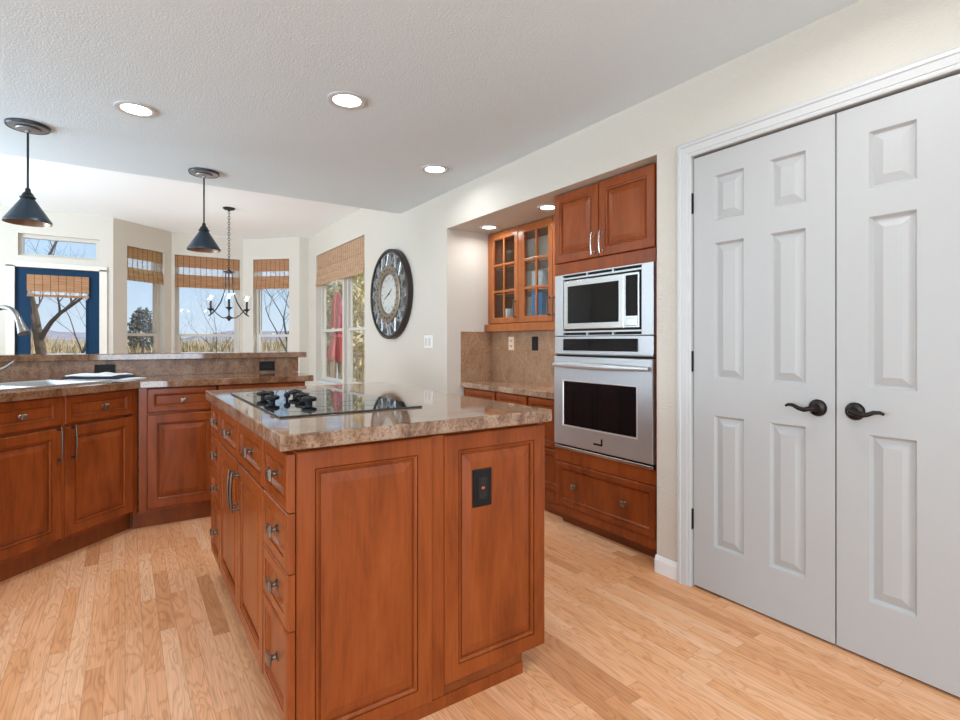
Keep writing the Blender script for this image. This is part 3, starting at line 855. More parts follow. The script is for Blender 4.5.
# left face
xl = T0 @ ROTX(0.352, 2.900, -90)
def Yx(y): return 2.900 - y
stacks = ((2.900, 2.617), (1.716, 1.427))
zs4 = ((0.703, 0.857), (0.541, 0.700), (0.390, 0.538), (0.125, 0.387))
for ya, yb in stacks:
    for z0, z1 in zs4:
        d = front('drawer', isl, Yx(ya), Yx(yb), z0, z1, xl, SHALLOW)
        knob(d, Yx((ya + yb) / 2), (z0 + z1) / 2, xl, y=0.010, s=1.25)
for ya, yb, hx in ((2.612, 2.158, 1), (2.153, 1.720, -1)):
    d = front('drawer', isl, Yx(ya), Yx(yb), 0.703, 0.857, xl, SHALLOW)
    knob(d, Yx((ya + yb) / 2), 0.78, xl, y=0.010, s=1.25)
    d = front('door', isl, Yx(ya), Yx(yb), 0.125, 0.698, xl, RAISED)
    pull(d, Yx(yb) - 0.028 if hx > 0 else Yx(ya) + 0.028, 0.52, 0.672, xl)

mb = MB(); mb.box(IX0, IX1, IY0, IY1, 0.873, 0.915, bev=0.004)
o = mb.build('island_worktop', GRANITE)
tag(o, 'polished brown granite worktop of the island holding the cooktop', 'worktop')

# cooktop
ck = thing('cooktop', 'black glass cooktop set into the island worktop', 'cooktop', (0.655, 2.2, 0.9152))
mb = MB(Matrix.Translation((-0.655, -2.2, 0))); mb.box(0.402, 0.905, 1.716, 2.640, 0.0, 0.006, bev=0.002); mb.build('glass_top', BLACKGLASS2, ck)
BURN = plain('grey_burner_print', (0.10, 0.10, 0.105), 0.2, var=0.0)
for (x, y, r_) in ((0.76, 1.92, 0.10), (0.78, 2.42, 0.085), (0.55, 2.47, 0.11), (0.53, 1.86, 0.075)):
    mb = MB(Matrix.Translation((-0.655, -2.2, 0)))
    mb.lathe([(r_, 0.0061), (r_, 0.0064), (r_ - 0.004, 0.0064), (r_ - 0.004, 0.0061)], c=(x, y, 0), seg=40, caps=False)
    mb.build('burner_ring', BURN, ck)
KN = ((0.476, 2.303), (0.467, 2.115), (0.537, 2.172), (0.601, 2.290), (0.587, 2.138), (0.571, 1.987))
for i, (x, y) in enumerate(KN):
    mb = MB(Matrix.Translation((-0.655, -2.2, 0.006)))
    s = 0.45 if i == 2 else 1.0
    mb.lathe([(0.012 * s, 0), (0.012 * s, 0.010), (0.027 * s, 0.014), (0.028 * s, 0.024), (0.022 * s, 0.029), (0.006 * s, 0.030)], c=(x, y, 0), seg=24)
    mb.box(x - 0.003, x + 0.003, y - 0.022 * s, y + 0.022 * s, 0.028, 0.033 if i != 1 else 0.045)
    mb.build('control_knob', BLACKPL, ck, smooth=40)

# ------------------------------------------------------------------ sink run and bar
# 45 degree sink cabinet: frame origin at the inner corner of its face, +x to the right along the face
LO = (-0.449, 3.337)
sc_ = thing('sink_cabinet', 'angled cherry sink cabinet with two doors below the towel', 'cabinet', (LO[0], LO[1], 0), R(45))
mb = MB(); mb.prism([(-0.24, 0.022), (0.66, 0.022), (0.40, 0.60), (-0.24, 0.60)], 0.10, 0.73); mb.box(-0.24, 0.70, 0.022, 0.04, 0.7301, 0.872); mb.build('carcass', CHERRY, sc_)
mb = MB(); mb.box(0.695, 0.7285, 0.004, 0.0215, 0.10, 0.872); mb.build('filler_stile', CHERRY, sc_)
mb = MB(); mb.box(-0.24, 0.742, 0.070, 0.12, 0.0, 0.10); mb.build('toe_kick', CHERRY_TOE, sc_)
for a, b_, kx, px_ in ((-0.19, 0.2465, 0.046, 0.2265), (0.2665, 0.694, 0.499, 0.306)):
    d = front('drawer', sc_, a, b_, 0.719, 0.870, prof=SHALLOW)
    knob(d, kx, 0.790, y=0.010)
    d = front('door', sc_, a, b_, 0.123, 0.703)
    pull(d, px_, 0.525, 0.712)
mb = MB(); mb.box(0.2475, 0.2655, 0.006, 0.022, 0.110, 0.871); mb.build('centre_stile', CHERRY, sc_)
lc_ = thing('base_cabinet', 'cherry cabinet continuing the run left of the sink cabinet', 'cabinet', (LO[0], LO[1], 0), R(45))
mb = MB(); mb.box(-0.84, -0.245, 0.022, 0.60, 0.10, 0.872); mb.build('carcass', CHERRY, lc_)
mb = MB(); mb.box(-0.84, -0.245, 0.070, 0.12, 0.0, 0.10); mb.build('toe_kick', CHERRY_TOE, lc_)
d = front('drawer', lc_, -0.836, -0.249, 0.719, 0.870, prof=SHALLOW); knob(d, -0.54, 0.790, y=0.010)
for a, b_, px_ in ((-0.836, -0.545, -0.573), (-0.541, -0.249, -0.513)):
    d = front('door', lc_, a, b_, 0.123, 0.703); pull(d, px_, 0.525, 0.712)
# straight cabinet right of the corner
rc = thing('base_cabinet', 'cherry cabinet with one drawer and door between corner and island', 'cabinet', (0.07, 3.83, 0))
mb = MB(); mb.box(0.03, 0.433, 0.022, 0.52, 0.10, 0.872); mb.build('carcass', CHERRY, rc)
mb = MB(); mb.box(-0.03, 0.435, 0.055, 0.10, 0.0, 0.10); mb.build('toe_kick', CHERRY_TOE, rc)
mb = MB(); mb.box(0.0, 0.040, 0.010, 0.0215, 0.10, 0.872); mb.build('filler_stile', CHERRY, rc)
d = front('drawer', rc, 0.043, 0.430, 0.716, 0.868, prof=SHALLOW); knob(d, 0.236, 0.786, y=0.010)
d = front('door', rc, 0.043, 0.430, 0.122, 0.702); pull(d, 0.405, 0.53, 0.69)
rc2 = thing('base_cabinet', 'cherry cabinet at the bar end hidden by the island', 'cabinet', (0.508, 3.83, 0))
mb = MB(); mb.box(0.0, 0.57, 0.022, 0.52, 0.10, 0.872); mb.build('carcass', CHERRY, rc2)
mb = MB(); mb.box(0.0, 0.57, 0.055, 0.10, 0.0, 0.10); mb.build('toe_kick', CHERRY_TOE, rc2)
d = front('drawer', rc2, 0.004, 0.566, 0.716, 0.868, prof=SHALLOW); knob(d, 0.3, 0.786, y=0.010)
d = front('door', rc2, 0.004, 0.283, 0.122, 0.702); pull(d, 0.256, 0.53, 0.69)
d = front('door', rc2, 0.287, 0.566, 0.122, 0.702); pull(d, 0.314, 0.53, 0.69)

def Lp(t, n):  # point in the 45 degree frame
    c = math.sqrt(0.5)
    return (LO[0] + c * t - c * n, LO[1] + c * t + c * n)
YB = 4.38
SK = (-0.15, 0.62, 0.12, 0.55)   # sink cut-out in the angled frame
hole = [Lp(SK[0], SK[2]), Lp(SK[1], SK[2]), Lp(SK[1], SK[3]), Lp(SK[0], SK[3])]
fr0 = Lp(-0.86, -0.028)
ic = (LO[0] + math.sqrt(.5) * 0.705 + 0.02, 3.802)
cnt = [fr0, (0.075, 3.802), (1.125, 3.802), (1.125, YB), (-1.85, YB), (-1.85, 3.55), Lp(-0.86, 0.62)]
mb = MB(); mb.prism(cnt, 0.874, 0.916, [hole])
o = mb.build('sink_worktop', GRANITE_BAR, bevel=0.003)
tag(o, 'brown granite worktop around the sink in front of the bar', 'worktop')
# sink
sk = thing('kitchen_sink', 'stainless steel double sink set in the left worktop', 'sink', (LO[0], LO[1], 0.916), R(45))
mb = MB()
a, b_, c, d = SK[0] - .02, SK[1] + .02, SK[2] - .02, SK[3] + .02
mid = 0.0
for (p, q) in ((SK[0] + 0.004, 0.225), (0.250, SK[1] - 0.004)):
    lp = []
    for ins, z in ((0.0, 0.006), (0.006, 0.003), (0.012, -0.02), (0.02, -0.15), (0.05, -0.165)):
        lp.append([mb.bm.verts.new((x_, y_, z)) for x_, y_ in ((p + ins, SK[2] + .004 + ins), (q - ins, SK[2] + .004 + ins), (q - ins, SK[3] - .004 - ins), (p + ins, SK[3] - .004 - ins))])
    for A_, B_ in zip(lp, lp[1:]):
        for i in range(4):
            j = (i + 1) % 4
            mb.bm.faces.new((A_[i], A_[j], B_[j], B_[i]))
    mb.bm.faces.new(lp[-1])
mb.build('bowl', STEEL, sk)
mb = MB()
for (x_, X_, y_, Y_) in ((a, b_, c, SK[2] + .004), (a, b_, SK[3] - .004, d), (a, SK[0] + .004, SK[2] + .004, SK[3] - .004), (SK[1] - .004, b_, SK[2] + .004, SK[3] - .004), (0.225, 0.250, SK[2] + .004, SK[3] - .004)):
    mb.box(x_, X_, y_, Y_, 0.0005, 0.007)
mb.build('rim', STEEL_LT, sk)
# faucet: base stands left of the frame, the spout arcs into view
def at(u, v, dist):
    k = (u - 480.0) / 525.0
    S_, C_ = math.sin(THETA), math.cos(THETA)
    return (dist * (S_ + k * C_), dist * (C_ - k * S_), 1.155 - (v - 342.0) / 525.0 * dist)
fc = thing('kitchen_faucet', 'brushed steel gooseneck faucet with pull-down spray head over the sink', 'faucet', (*Lp(0.36, 0.63), 0.916))
fb = Vector(fc.location)
mb = MB(); mb.lathe([(0.030, 0), (0.030, 0.006), (0.023, 0.012), (0.019, 0.05), (0.016, 0.10)], seg=20); mb.build('base', NICKEL, fc, smooth=40)
c_ = math.sqrt(0.5)
pts = [(0, 0, 0.09), (0, 0, 0.2)]
for i in range(13):
    t = PI * (1 - i / 12 * 0.90)
    q_ = 0.105 * (1 + math.cos(t))
    pts.append((c_ * q_, -c_ * q_, 0.335 + 0.10 * math.sin(t)))
mb = MB(); mb.tube(pts, 0.0135, 12); mb.build('spout', NICKEL, fc, smooth=50)
e1, e0 = Vector(pts[-1]), Vector(pts[-2])
dd = (e1 - e0).normalized()
mb = MB(); mb.tube([e1 - dd * 0.01, e1 + dd * 0.02, e1 + dd * 0.045, e1 + dd * 0.085, e1 + dd * 0.09], [0.0155, 0.017, 0.021, 0.029, 0.025], 16); mb.build('spray_head', NICKEL, fc, smooth=40)
mb = MB(); mb.tube([(0.018, -0.008, 0.07), (0.07, -0.03, 0.09), (0.115, -0.05, 0.13)], [0.008, 0.007, 0.005], 10); mb.build('lever', NICKEL, fc, smooth=50)
# soap pump right of the faucet
sp_ = thing('soap_dispenser', 'small steel soap dispenser pump beside the sink at the left edge', 'soap dispenser', (*Lp(0.40, 0.74), 0.916))
mb = MB(); mb.lathe([(0.020, 0), (0.020, 0.005), (0.012, 0.010), (0.010, 0.045)], seg=18); mb.build('base', NICKEL, sp_, smooth=40)
mb = MB(); mb.tube([(0, 0, 0.04), (0, 0, 0.06)], 0.005, 10); mb.tube([(0, 0, 0.06), (0.012, -0.008, 0.08), (0.022, -0.014, 0.115)], [0.007, 0.005, 0.004], 10); mb.build('nozzle', NICKEL, sp_, smooth=50)

# bar: pony wall, stone splash, raised top
mb = MB(); mb.box(-1.9, 1.17, YB + 0.02, YB + 0.16, 0, 1.029)
struct('wall_bar', mb, WALLM, 'low wall carrying the raised granite bar', 'wall')
mb = MB(); mb.box(-1.9, 1.172, YB + 0.0005, YB + 0.0195, 0.9165, 1.029)
o = mb.build('backsplash', GRANITE_BSP); tag(o, 'brown granite backsplash under the raised bar', 'backsplash')
mb = MB(); mb.box(-1.9, 1.232, YB - 0.025, YB + 0.42, 1.030, 1.073, bev=0.004)
o = mb.build('bar_top', GRANITE_BAR); tag(o, 'long raised brown granite bar top below the windows', 'bar top')
for (x, lab) in ((-0.112, 'black horizontal outlet on the bar backsplash behind the towel'), (0.93, 'black horizontal outlet on the bar backsplash near its right end')):
    t_ = thing('wall_outlet', lab, 'outlet', (x, YB, 0.966))
    mb = MB(); mb.rings(-0.058, 0.058, -0.036, 0.036, [(0, 0), (0, -0.003), (0.004, -0.006)], back=True); mb.build('plate', BLACKPL, t_)
    mb = MB(); mb.box(-0.034, 0.034, -0.0085, -0.0055, -0.0165, 0.0165, bev=0.001); mb.build('socket', DARKGAP, t_)

# towel folded on the worktop: two wavy layers with black stripes
tw = thing('dish_towel', 'folded white dish towel with black stripes beside the sink', 'towel', (-0.105, 4.13, 0.9165), R(-34))
def cloth(x0, x1, y0, y1, z, amp, mat, name, parent, nx=24, ny=10, th=0.008, seed=0):
    rnd = random.Random(seed)
    ph = [rnd.uniform(0, 6) for _ in range(4)]
    m = MB()
    G = {}
    for i in range(nx + 1):
        for j in range(ny + 1):
            u_, v_ = i / nx, j / ny
            x = x0 + (x1 - x0) * u_; y = y0 + (y1 - y0) * v_
            h = amp * (0.5 + 0.5 * math.sin(9 * u_ + ph[0] + 2 * v_)) + amp * 0.5 * math.sin(5 * v_ + 14 * u_ + ph[1])
            ed = min(u_, 1 - u_, v_, 1 - v_)
            rim = min(1, ed * 9)
            for k, zz in ((0, z), (1, z + 0.002 + (th + max(0, h)) * (0.3 + 0.7 * rim))):
                G[i, j, k] = m.bm.verts.new((x, y, zz))
    for i in range(nx):
        for j in range(ny):
            m.bm.faces.new([G[a_, b2, 1] for a_, b2 in ((i, j), (i + 1, j), (i + 1, j + 1), (i, j + 1))])
            m.bm.faces.new([G[a_, b2, 0] for a_, b2 in ((i, j + 1), (i + 1, j + 1), (i + 1, j), (i, j))])
    for i in range(nx):
        for j in (0, ny): m.bm.faces.new((G[i, j, 0], G[i + 1, j, 0], G[i + 1, j, 1], G[i, j, 1]))
    for j in range(ny):
        for i in (0, nx): m.bm.faces.new((G[i, j, 0], G[i, j + 1, 0], G[i, j + 1, 1], G[i, j, 1]))
    return m.build(name, mat, parent, smooth=60)
cloth(-0.19, 0.20, -0.10, 0.10, 0.0, 0.003, CLOTHW, 'lower_fold', tw, seed=1)
cloth(-0.193, 0.16, -0.106, 0.09, 0.0105, 0.003, CLOTHB, 'stripe', tw, th=0.013, seed=2)
cloth(-0.186, 0.11, -0.09, 0.10, 0.024, 0.006, CLOTHW, 'upper_fold', tw, th=0.008, seed=3)

# ------------------------------------------------------------------ oven tower
FX = 2.29
TO = (FX, 2.13, 0)
def TY(y): return 2.13 - y
tow = thing('oven_tower', 'tall cherry tower cabinet housing the microwave and oven', 'cabinet', TO, R(-90))
xa, xb = TY(2.537), TY(1.712)
mb = MB()
mb.box(xa, xa + 0.02, 0.022, 0.385, 0.10, 2.095); mb.box(xb - 0.02, xb, 0.022, 0.385, 0.10, 2.095)
mb.box(xa + .02, xb - .02, 0.365, 0.385, 0.10, 2.095)
mb.box(xa + .02, xb - .02, 0.022, 0.365, 0.10, 0.475); mb.box(xa + .02, xb - .02, 0.03, 0.365, 1.590, 2.095)
mb.build('carcass', CHERRY, tow)
mb = MB(); mb.box(xa, xb, 0.006, 0.022, 0.402, 0.480); mb.box(xa, xb, 0.012, 0.022, 1.578, 1.650); mb.box(xa, xb, 0.012, 0.022, 0.065, 0.122)
mb.box(TY(1.762), xb, 0.012, 0.022, 0.122, 2.09)
mb.build('face_frame', CHERRY, tow)
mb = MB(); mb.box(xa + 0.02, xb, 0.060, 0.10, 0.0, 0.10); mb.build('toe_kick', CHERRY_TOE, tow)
for a, b_, hx in ((TY(2.533), TY(2.157), TY(2.211) + 0.0), (TY(2.152), TY(1.760), TY(2.140))):
    d = front('door', tow, a, b_, 1.654, 2.090); 
    pull(d, (b_ - 0.03) if a < TY(2.3) else (a + 0.03), 1.668, 1.800, mat=STEEL_LT)
d = front('drawer', tow, TY(2.515), TY(1.757), 0.124, 0.398, prof=SHALLOW)
knob(d, TY(2.352), 0.262, y=0.010, s=1.1); knob(d, TY(1.962), 0.260, y=0.010, s=1.1)

# microwave with trim kit
mw = thing('microwave', 'stainless steel built-in microwave above the wall oven', 'microwave', (FX + 0.017, 2.13, 1.193), R(-90))
a, b_ = TY(2.528), TY(1.767)
H = 1.577 - 1.193
mb = MB()
ix0, ix1, iz0, iz1 = TY(2.452), TY(1.845), 0.030, 0.352
mb.box(a, ix0, -0.016, 0.003, 0.0, H, bev=0.002); mb.box(ix1, b_, -0.016, 0.003, 0.0, H, bev=0.002)
mb.box(ix0, ix1, -0.016, 0.003, 0.0, 0.004); mb.box(ix0, ix1, -0.016, 0.003, H - 0.006, H); mb.box(ix0, ix1, -0.016, 0.003, 0.020, 0.029)
mb.box(ix0, ix1, -0.016, 0.003, iz1, H - 0.022)
mb.build('trim_kit', STEEL, mw)
mb = MB(); mb.box(ix0, ix1, 0.0031, 0.32, 0.0045, H - 0.0065); mb.build('vent_recess', DARKGAP, mw)
for fr_ in (1 / 3, 2 / 3):
    xx = ix0 + (ix1 - ix0) * fr_
    mb = MB(); mb.box(xx - 0.006, xx + 0.006, -0.012, 0.003, 0.004, 0.020); mb.build('vent_bar', STEEL, mw)
    mb = MB(); mb.box(xx - 0.006, xx + 0.006, -0.012, 0.003, H - 0.022, H - 0.006); mb.build('vent_bar', STEEL, mw)
dx0, dx1 = ix0 + 0.011, TY(1.962)
mb = MB(); mb.rings(dx0, dx1, iz0 + 0.011, iz1 - 0.011, [(0, -0.0005), (0, -0.020), (0.003, -0.022), (0.034, -0.022), (0.036, -0.020)], close=False); o = mb.build('door', STEEL_LT, mw)
mb = MB(); mb.rings(dx0 + 0.035, dx1 - 0.035, iz0 + 0.042, iz1 - 0.042, [(0, -0.0205)]); mb.build('window', BLACKGLASS, o)
mb = MB(); mb.box(dx1 + 0.002, ix1 - 0.011, -0.022, -0.0005, iz0 + 0.011, iz1 - 0.011, bev=0.002); cp = mb.build('control_panel', STEEL_LT, mw)
mb = MB(); mb.box(dx1 + 0.016, ix1 - 0.020, -0.0235, -0.0221, iz0 + 0.075, iz1 - 0.024); mb.build('display', BLACKGLASS, cp)
mb = MB(); mb.box(dx1 + 0.018, ix1 - 0.022, -0.0265, -0.0221, iz0 + 0.020, iz0 + 0.062, bev=0.003); mb.build('open_button', STEEL_LT, cp)

# wall oven
ov = thing('wall_oven', 'stainless steel wall oven with black window under the microwave', 'oven', (FX + 0.017, 2.13, 0.482), R(-90))
z = lambda v: v - 0.482
mb = MB(); mb.box(a + 0.004, b_ - 0.004, 0.0, 0.33, z(0.486), z(1.190)); mb.build('body', DARKGAP, ov)
mb = MB(); mb.box(a, b_, -0.016, -0.0005, z(1.078), z(1.189), bev=0.003)
mb.lathe([(0.008, a), (0.008, b_)], c=(0, -0.012, z(1.084)), axis='x', seg=10)
cp = mb.build('control_panel', STEEL, ov)
mb = MB(); mb.box(TY(2.447), TY(1.867), -0.0185, -0.0162, z(1.102), z(1.174), bev=0.004); mb.build('display', BLACKGLASS, cp)
mb = MB()
ga, gb, g0, g1 = TY(2.446), TY(1.866), z(0.632), z(0.917)
mb.rings(a, b_, z(0.512), z(1.064), [(0, -0.0005), (0, -0.020), (0.004, -0.024)], close=False)
xs = [a + .004, ga, gb, b_ - .004]; zs = [z(0.516), g0, g1, z(1.060)]
for i in range(3):
    for j in range(3):
        if i == 1 and j == 1: continue
        mb.quad((xs[i], -0.024, zs[j]), (xs[i + 1], -0.024, zs[j]), (xs[i + 1], -0.024, zs[j + 1]), (xs[i], -0.024, zs[j + 1]))
bmesh.ops.remove_doubles(mb.bm, verts=mb.bm.verts, dist=1e-5)
od = mb.build('door', STEEL, ov)
mb = MB(); mb.rings(ga - .002, gb + .002, g0 - .002, g1 + .002, [(0, -0.0235), (0, -0.0275), (0.006, -0.0275), (0.009, -0.021)], close=False); mb.build('window_frame', BRIGHT, od)
mb = MB(); mb.rings(ga, gb, g0, g1, [(0, -0.0215)]); mb.build('window', BLACKGLASS, od)
mb = MB()
pts, rad = [], []
for i in range(19):
    t = i / 18
    pts.append((a + 0.012 + (b_ - a - 0.024) * t, -0.038 - 0.022 * math.sin(PI * t), z(1.012)))
    rad.append(0.012 + 0.008 * math.sin(PI * t))
mb.tube(pts, rad, 14)
for xx in (a + 0.022, b_ - 0.022): mb.tube([(xx, -0.022, z(1.012)), (xx, -0.042, z(1.012))], [0.014, 0.010], 10)
mb.build('handle', STEEL, od, smooth=50)
mb = MB()
bx = TY(2.118)
mb.box(bx - 0.066, bx - 0.006, -0.0255, -0.0238, z(0.566), z(0.592), bev=0.0005)
bd = mb.build('badge', STEEL, od)
mb = MB(); mb.box(bx - 0.066, bx, -0.0265, -0.0238, z(0.551), z(0.562)); mb.box(bx - 0.007, bx + 0.003, -0.0265, -0.0238, z(0.553), z(0.592)); mb.build('corner_mark', BLACKPL, bd)
mb = MB(); mb.box(a, b_, -0.020, -0.0005, z(0.484), z(0.501), bev=0.002); mb.build('bottom_trim', STEEL_LT, ov)

# ------------------------------------------------------------------ niche run left of the tower
nc = thing('niche_base_cabinet', 'low cherry drawer cabinet in the niche behind the island', 'cabinet', (2.36, 3.76, 0), R(-90))
mb = MB(); mb.box(0.0, 1.215, 0.022, 0.312, 0.08, 0.775); mb.build('carcass', CHERRY, nc)
mb = MB(); mb.box(0.0, 1.215, 0.03, 0.06, 0.0, 0.08); mb.build('toe_kick', CHERRY_TOE, nc)
for a_, b2 in ((0.06, 0.463), (0.489, 0.853), (0.876, 1.205)):
    for z0, z1 in ((0.445, 0.767), (0.165, 0.438)):
        d = front('drawer', nc, a_, b2, z0, z1, prof=SHALLOW); knob(d, (a_ + b2) / 2, z1 - 0.10, y=0.010)
mb = MB(); mb.box(2.350, 2.679, 2.545, 3.772, 0.776, 0.818, bev=0.003)
o = mb.build('niche_worktop', GRANITE_NICHE); tag(o, 'brown stone worktop with painted reflection in the niche left of the oven', 'worktop')
bs = MB(); bs.box(2.662, 2.679, 2.545, 3.7545, 0.8185, 1.243); bs.box(2.354, 2.661, 3.755, 3.772, 0.8185, 1.243)
o = bs.build('backsplash', GRANITE_SP); tag(o, 'tall brown stone backsplash under the glass-door cabinet', 'backsplash')
for (y, mat, dk, lab) in ((3.47, BEIGEPL, plain('brown_slot', (0.25, 0.13, 0.08), 0.5), 'almond outlet on the niche backsplash, left of the black switch'), (3.165, BLACKPL, DARKGAP, 'black switch on the niche backsplash, right of the almond outlet')):
    t_ = thing('wall_outlet' if mat is BEIGEPL else 'wall_switch', lab, 'outlet' if mat is BEIGEPL else 'switch', (2.662, y, 1.143), R(-90))
    mb = MB(); mb.rings(-0.036, 0.036, -0.055, 0.055, [(0, 0), (0, -0.003), (0.003, -0.005)], back=True); mb.build('plate', mat, t_)
    mb = MB()
    if mat is BEIGEPL:
        for dz in (-0.022, 0.022):
            for dx in (-0.010, 0.010):
                mb = MB(); mb.box(dx - 0.004, dx + 0.004, -0.0062, -0.0045, dz - 0.008, dz + 0.008); mb.build('slot', dk, t_)
    else:
        mb.box(-0.016, 0.016, -0.008, -0.0045, -0.033, 0.033, bev=0.002); mb.build('rocker', dk, t_)

# glass-door cabinet
GX = 2.63
gc = thing('glass_door_cabinet', 'cherry wall cabinet with gridded glass doors left of the microwave', 'cabinet', (GX, 3.77, 1.243), R(-90))
GH = lambda v: v - 1.243
mb = MB()
mb.box(0.002, 0.02, 0.022, 0.365, GH(1.292), GH(2.096)); mb.box(1.20, 1.218, 0.022, 0.365, GH(1.292), GH(2.096))
mb.box(0.02, 1.20, 0.022, 0.355, GH(1.292), GH(1.312)); mb.box(0.02, 1.20, 0.022, 0.355, GH(2.07), GH(2.096))
mb.build('carcass', CHERRY_LIT, gc)
mb = MB(); mb.box(0.02, 1.20, 0.3551, 0.365, GH(1.292), GH(2.096)); mb.build('back_panel', plain('lightened_interior', (0.66, 0.55, 0.42), 0.5), gc)  # pale colour stands in for light inside the cabinet
for zz in (1.571, 1.800):
    mb = MB(); mb.box(0.021, 1.199, 0.05, 0.354, GH(zz) - 0.012, GH(zz)); mb.build('shelf', CHERRY_LIT, gc)
mb = MB(); mb.box(-0.0, 1.218, -0.034, -0.016, GH(1.243), GH(1.304), bev=0.003); mb.box(0.0, 1.218, -0.0165, 0.03, GH(1.2965), GH(1.304)); mb.box(0.0, 0.018, -0.0165, 0.03, GH(1.243), GH(1.297)); mb.build('light_rail', CHERRY_LIT, gc)
for i, (a_, b2) in enumerate(((0.006, 0.424), (0.430, 0.838), (0.844, 1.212))):
    z0, z1 = GH(1.312), GH(2.084)
    st = 0.072
    mb = MB()
    g0_, g1_, h0, h1 = a_ + st, b2 - st * 0.62, z0 + 0.045, z1 - 0.052
    mb.rings(a_, b2, z0, z1, [(0, 0.021), (0, 0.003), (0.003, 0)], close=False)
    X = [a_ + .003, g0_, g1_, b2 - .003]; Z_ = [z0 + .003, h0, h1, z1 - .003]
    for p in range(3):
        for q in range(3):
            if p == 1 and q == 1: continue
            mb.quad((X[p], 0, Z_[q]), (X[p + 1], 0, Z_[q]), (X[p + 1], 0, Z_[q + 1]), (X[p], 0, Z_[q + 1]))
    lp = mb.rings(g0_, g1_, h0, h1, [(0, 0), (0.005, 0.005), (0.006, 0.021)], close=False)
    bmesh.ops.remove_doubles(mb.bm, verts=mb.bm.verts, dist=1e-5)
    d = mb.build('door', CHERRY_LIT, gc)
    mb = MB()
    xm = (g0_ + g1_) / 2
    mb.box(xm - 0.010, xm + 0.010, 0.003, 0.019, h0 + 0.002, h1 - 0.002, bev=0.003)
    for r_ in (1 / 3, 2 / 3):
        zm = h0 + (h1 - h0) * r_
        mb.box(g0_ + 0.002, g1_ - 0.002, 0.002, 0.0185, zm - 0.010, zm + 0.010, bev=0.003)
    mb.build('muntin', CHERRY_LIT, d)
    mb = MB(); mb.box(g0_ + 0.003, g1_ - 0.003, 0.0195, 0.0205, h0 + .003, h1 - .003); mb.build('pane', CABGLASS, d)
    hx = b2 - 0.025 if i < 2 else a_ + 0.025
    pull(d, hx, GH(1.345), GH(1.50), mat=PULLM)
# things on its shelves
bw = MB(); bw.lathe([(0.03, 0), (0.036, 0.006), (0.075, 0.075), (0.088, 0.135), (0.085, 0.135), (0.071, 0.076), (0.03, 0.012)], seg=28)
o = bw.build('glass_bowl', glass_mat('pressed_glass', (0.86, 0.92, 0.90), gloss=0.05, ior=1.9), smooth=50, loc=(2.765, 3.60, 1.8005)); tag(o, 'clear glass bowl on the top shelf behind the left glass door', 'bowl')
bw = MB(); bw.lathe([(0.030, 0), (0.036, 0.004), (0.040, 0.125), (0.037, 0.125), (0.033, 0.01)], seg=24)
o = bw.build('ceramic_cup', CERAM, smooth=50, loc=(2.715, 3.575, 1.3125)); tag(o, 'white cup on the bottom shelf behind the left glass door', 'cup')
bw = MB(); bw.box(-0.05, 0.05, -0.065, 0.065, 0, 0.235, bev=0.004)
o = bw.build('paper_box', BLUEPK, loc=(2.735, 3.175, 1.3125)); tag(o, 'blue box on the bottom shelf behind the right glass door', 'box')
bw = MB(); bw.box(-0.05, 0.05, -0.07, 0.06, 0, 0.145, bev=0.004)
o = bw.build('paper_box', PALEPK, loc=(2.735, 3.175, 1.5715)); tag(o, 'pale blue and white box on the middle shelf behind the right glass door', 'box')
# lamp strip fixed under the cabinet, behind its light rail
mb = MB(); mb.box(0.95, 1.19, -0.006, 0.024, 0.036, 0.052); uc = mb.build('lamp_strip', PLATEW, gc)
l = bpy.data.lights.new('under_cabinet_bulb', 'AREA'); l.shape = 'RECTANGLE'; l.size = 0.22; l.size_y = 0.02; l.energy = 1.3; l.color = (1.0, 0.72, 0.40)
lo = bpy.data.objects.new('under_cabinet_bulb', l); COL.objects.link(lo); lo.parent = uc; lo.location = (1.07, 0.009, 0.034)

# ------------------------------------------------------------------ wall things
# clock
ckx, cky, ckz = WX, 4.833, 1.631
wc = thing('wall_clock', 'large round blue-grey metal wall clock with relief frame', 'clock', (ckx, cky, ckz), R(-90))
RO = 0.446
mb = MB(); mb.lathe([(RO * .97, 0.0), (RO, -0.006), (RO, -0.056), (RO - 0.012, -0.064), (RO - 0.030, -0.060), (RO - 0.034, -0.045), (0.05, -0.040)], axis='y', seg=72); mb.build('rim', CLOCKRIM, wc, smooth=40)
mb = MB(); mb.lathe([(RO - 0.034, -0.0455), (0.27, -0.0455)], axis='y', seg=72, caps=False); mb.build('frame_face', CLOCKM, wc)
mb = MB()
NZ = 16
for k in range(NZ):      # raised zigzag bands round the frame
    a0, a1 = 2 * PI * k / NZ, 2 * PI * (k + 0.5) / NZ
    a2 = 2 * PI * (k + 1) / NZ
    p0 = (math.cos(a0) * (RO - 0.045), -0.048, math.sin(a0) * (RO - 0.045)); p1 = (math.cos(a1) * 0.285, -0.048, math.sin(a1) * 0.285); p2 = (math.cos(a2) * (RO - 0.045), -0.048, math.sin(a2) * (RO - 0.045))
    mb.tube([p0, p1], 0.0085, 6); mb.tube([p1, p2], 0.0085, 6)
    q = (math.cos(a0) * 0.315, -0.047, math.sin(a0) * 0.315)
    mb.lathe([(0.018, 0), (0.014, -0.008), (0.004, -0.010)], c=q, axis='y', seg=10)
mb.build('zigzag_relief', plain('worn_silver', (0.50, 0.52, 0.52), 0.35, metal=0.7, var=0.3, bscale=20), wc)
INLAY = plain('black_inlay', (0.025, 0.028, 0.032), 0.4, var=0.1)
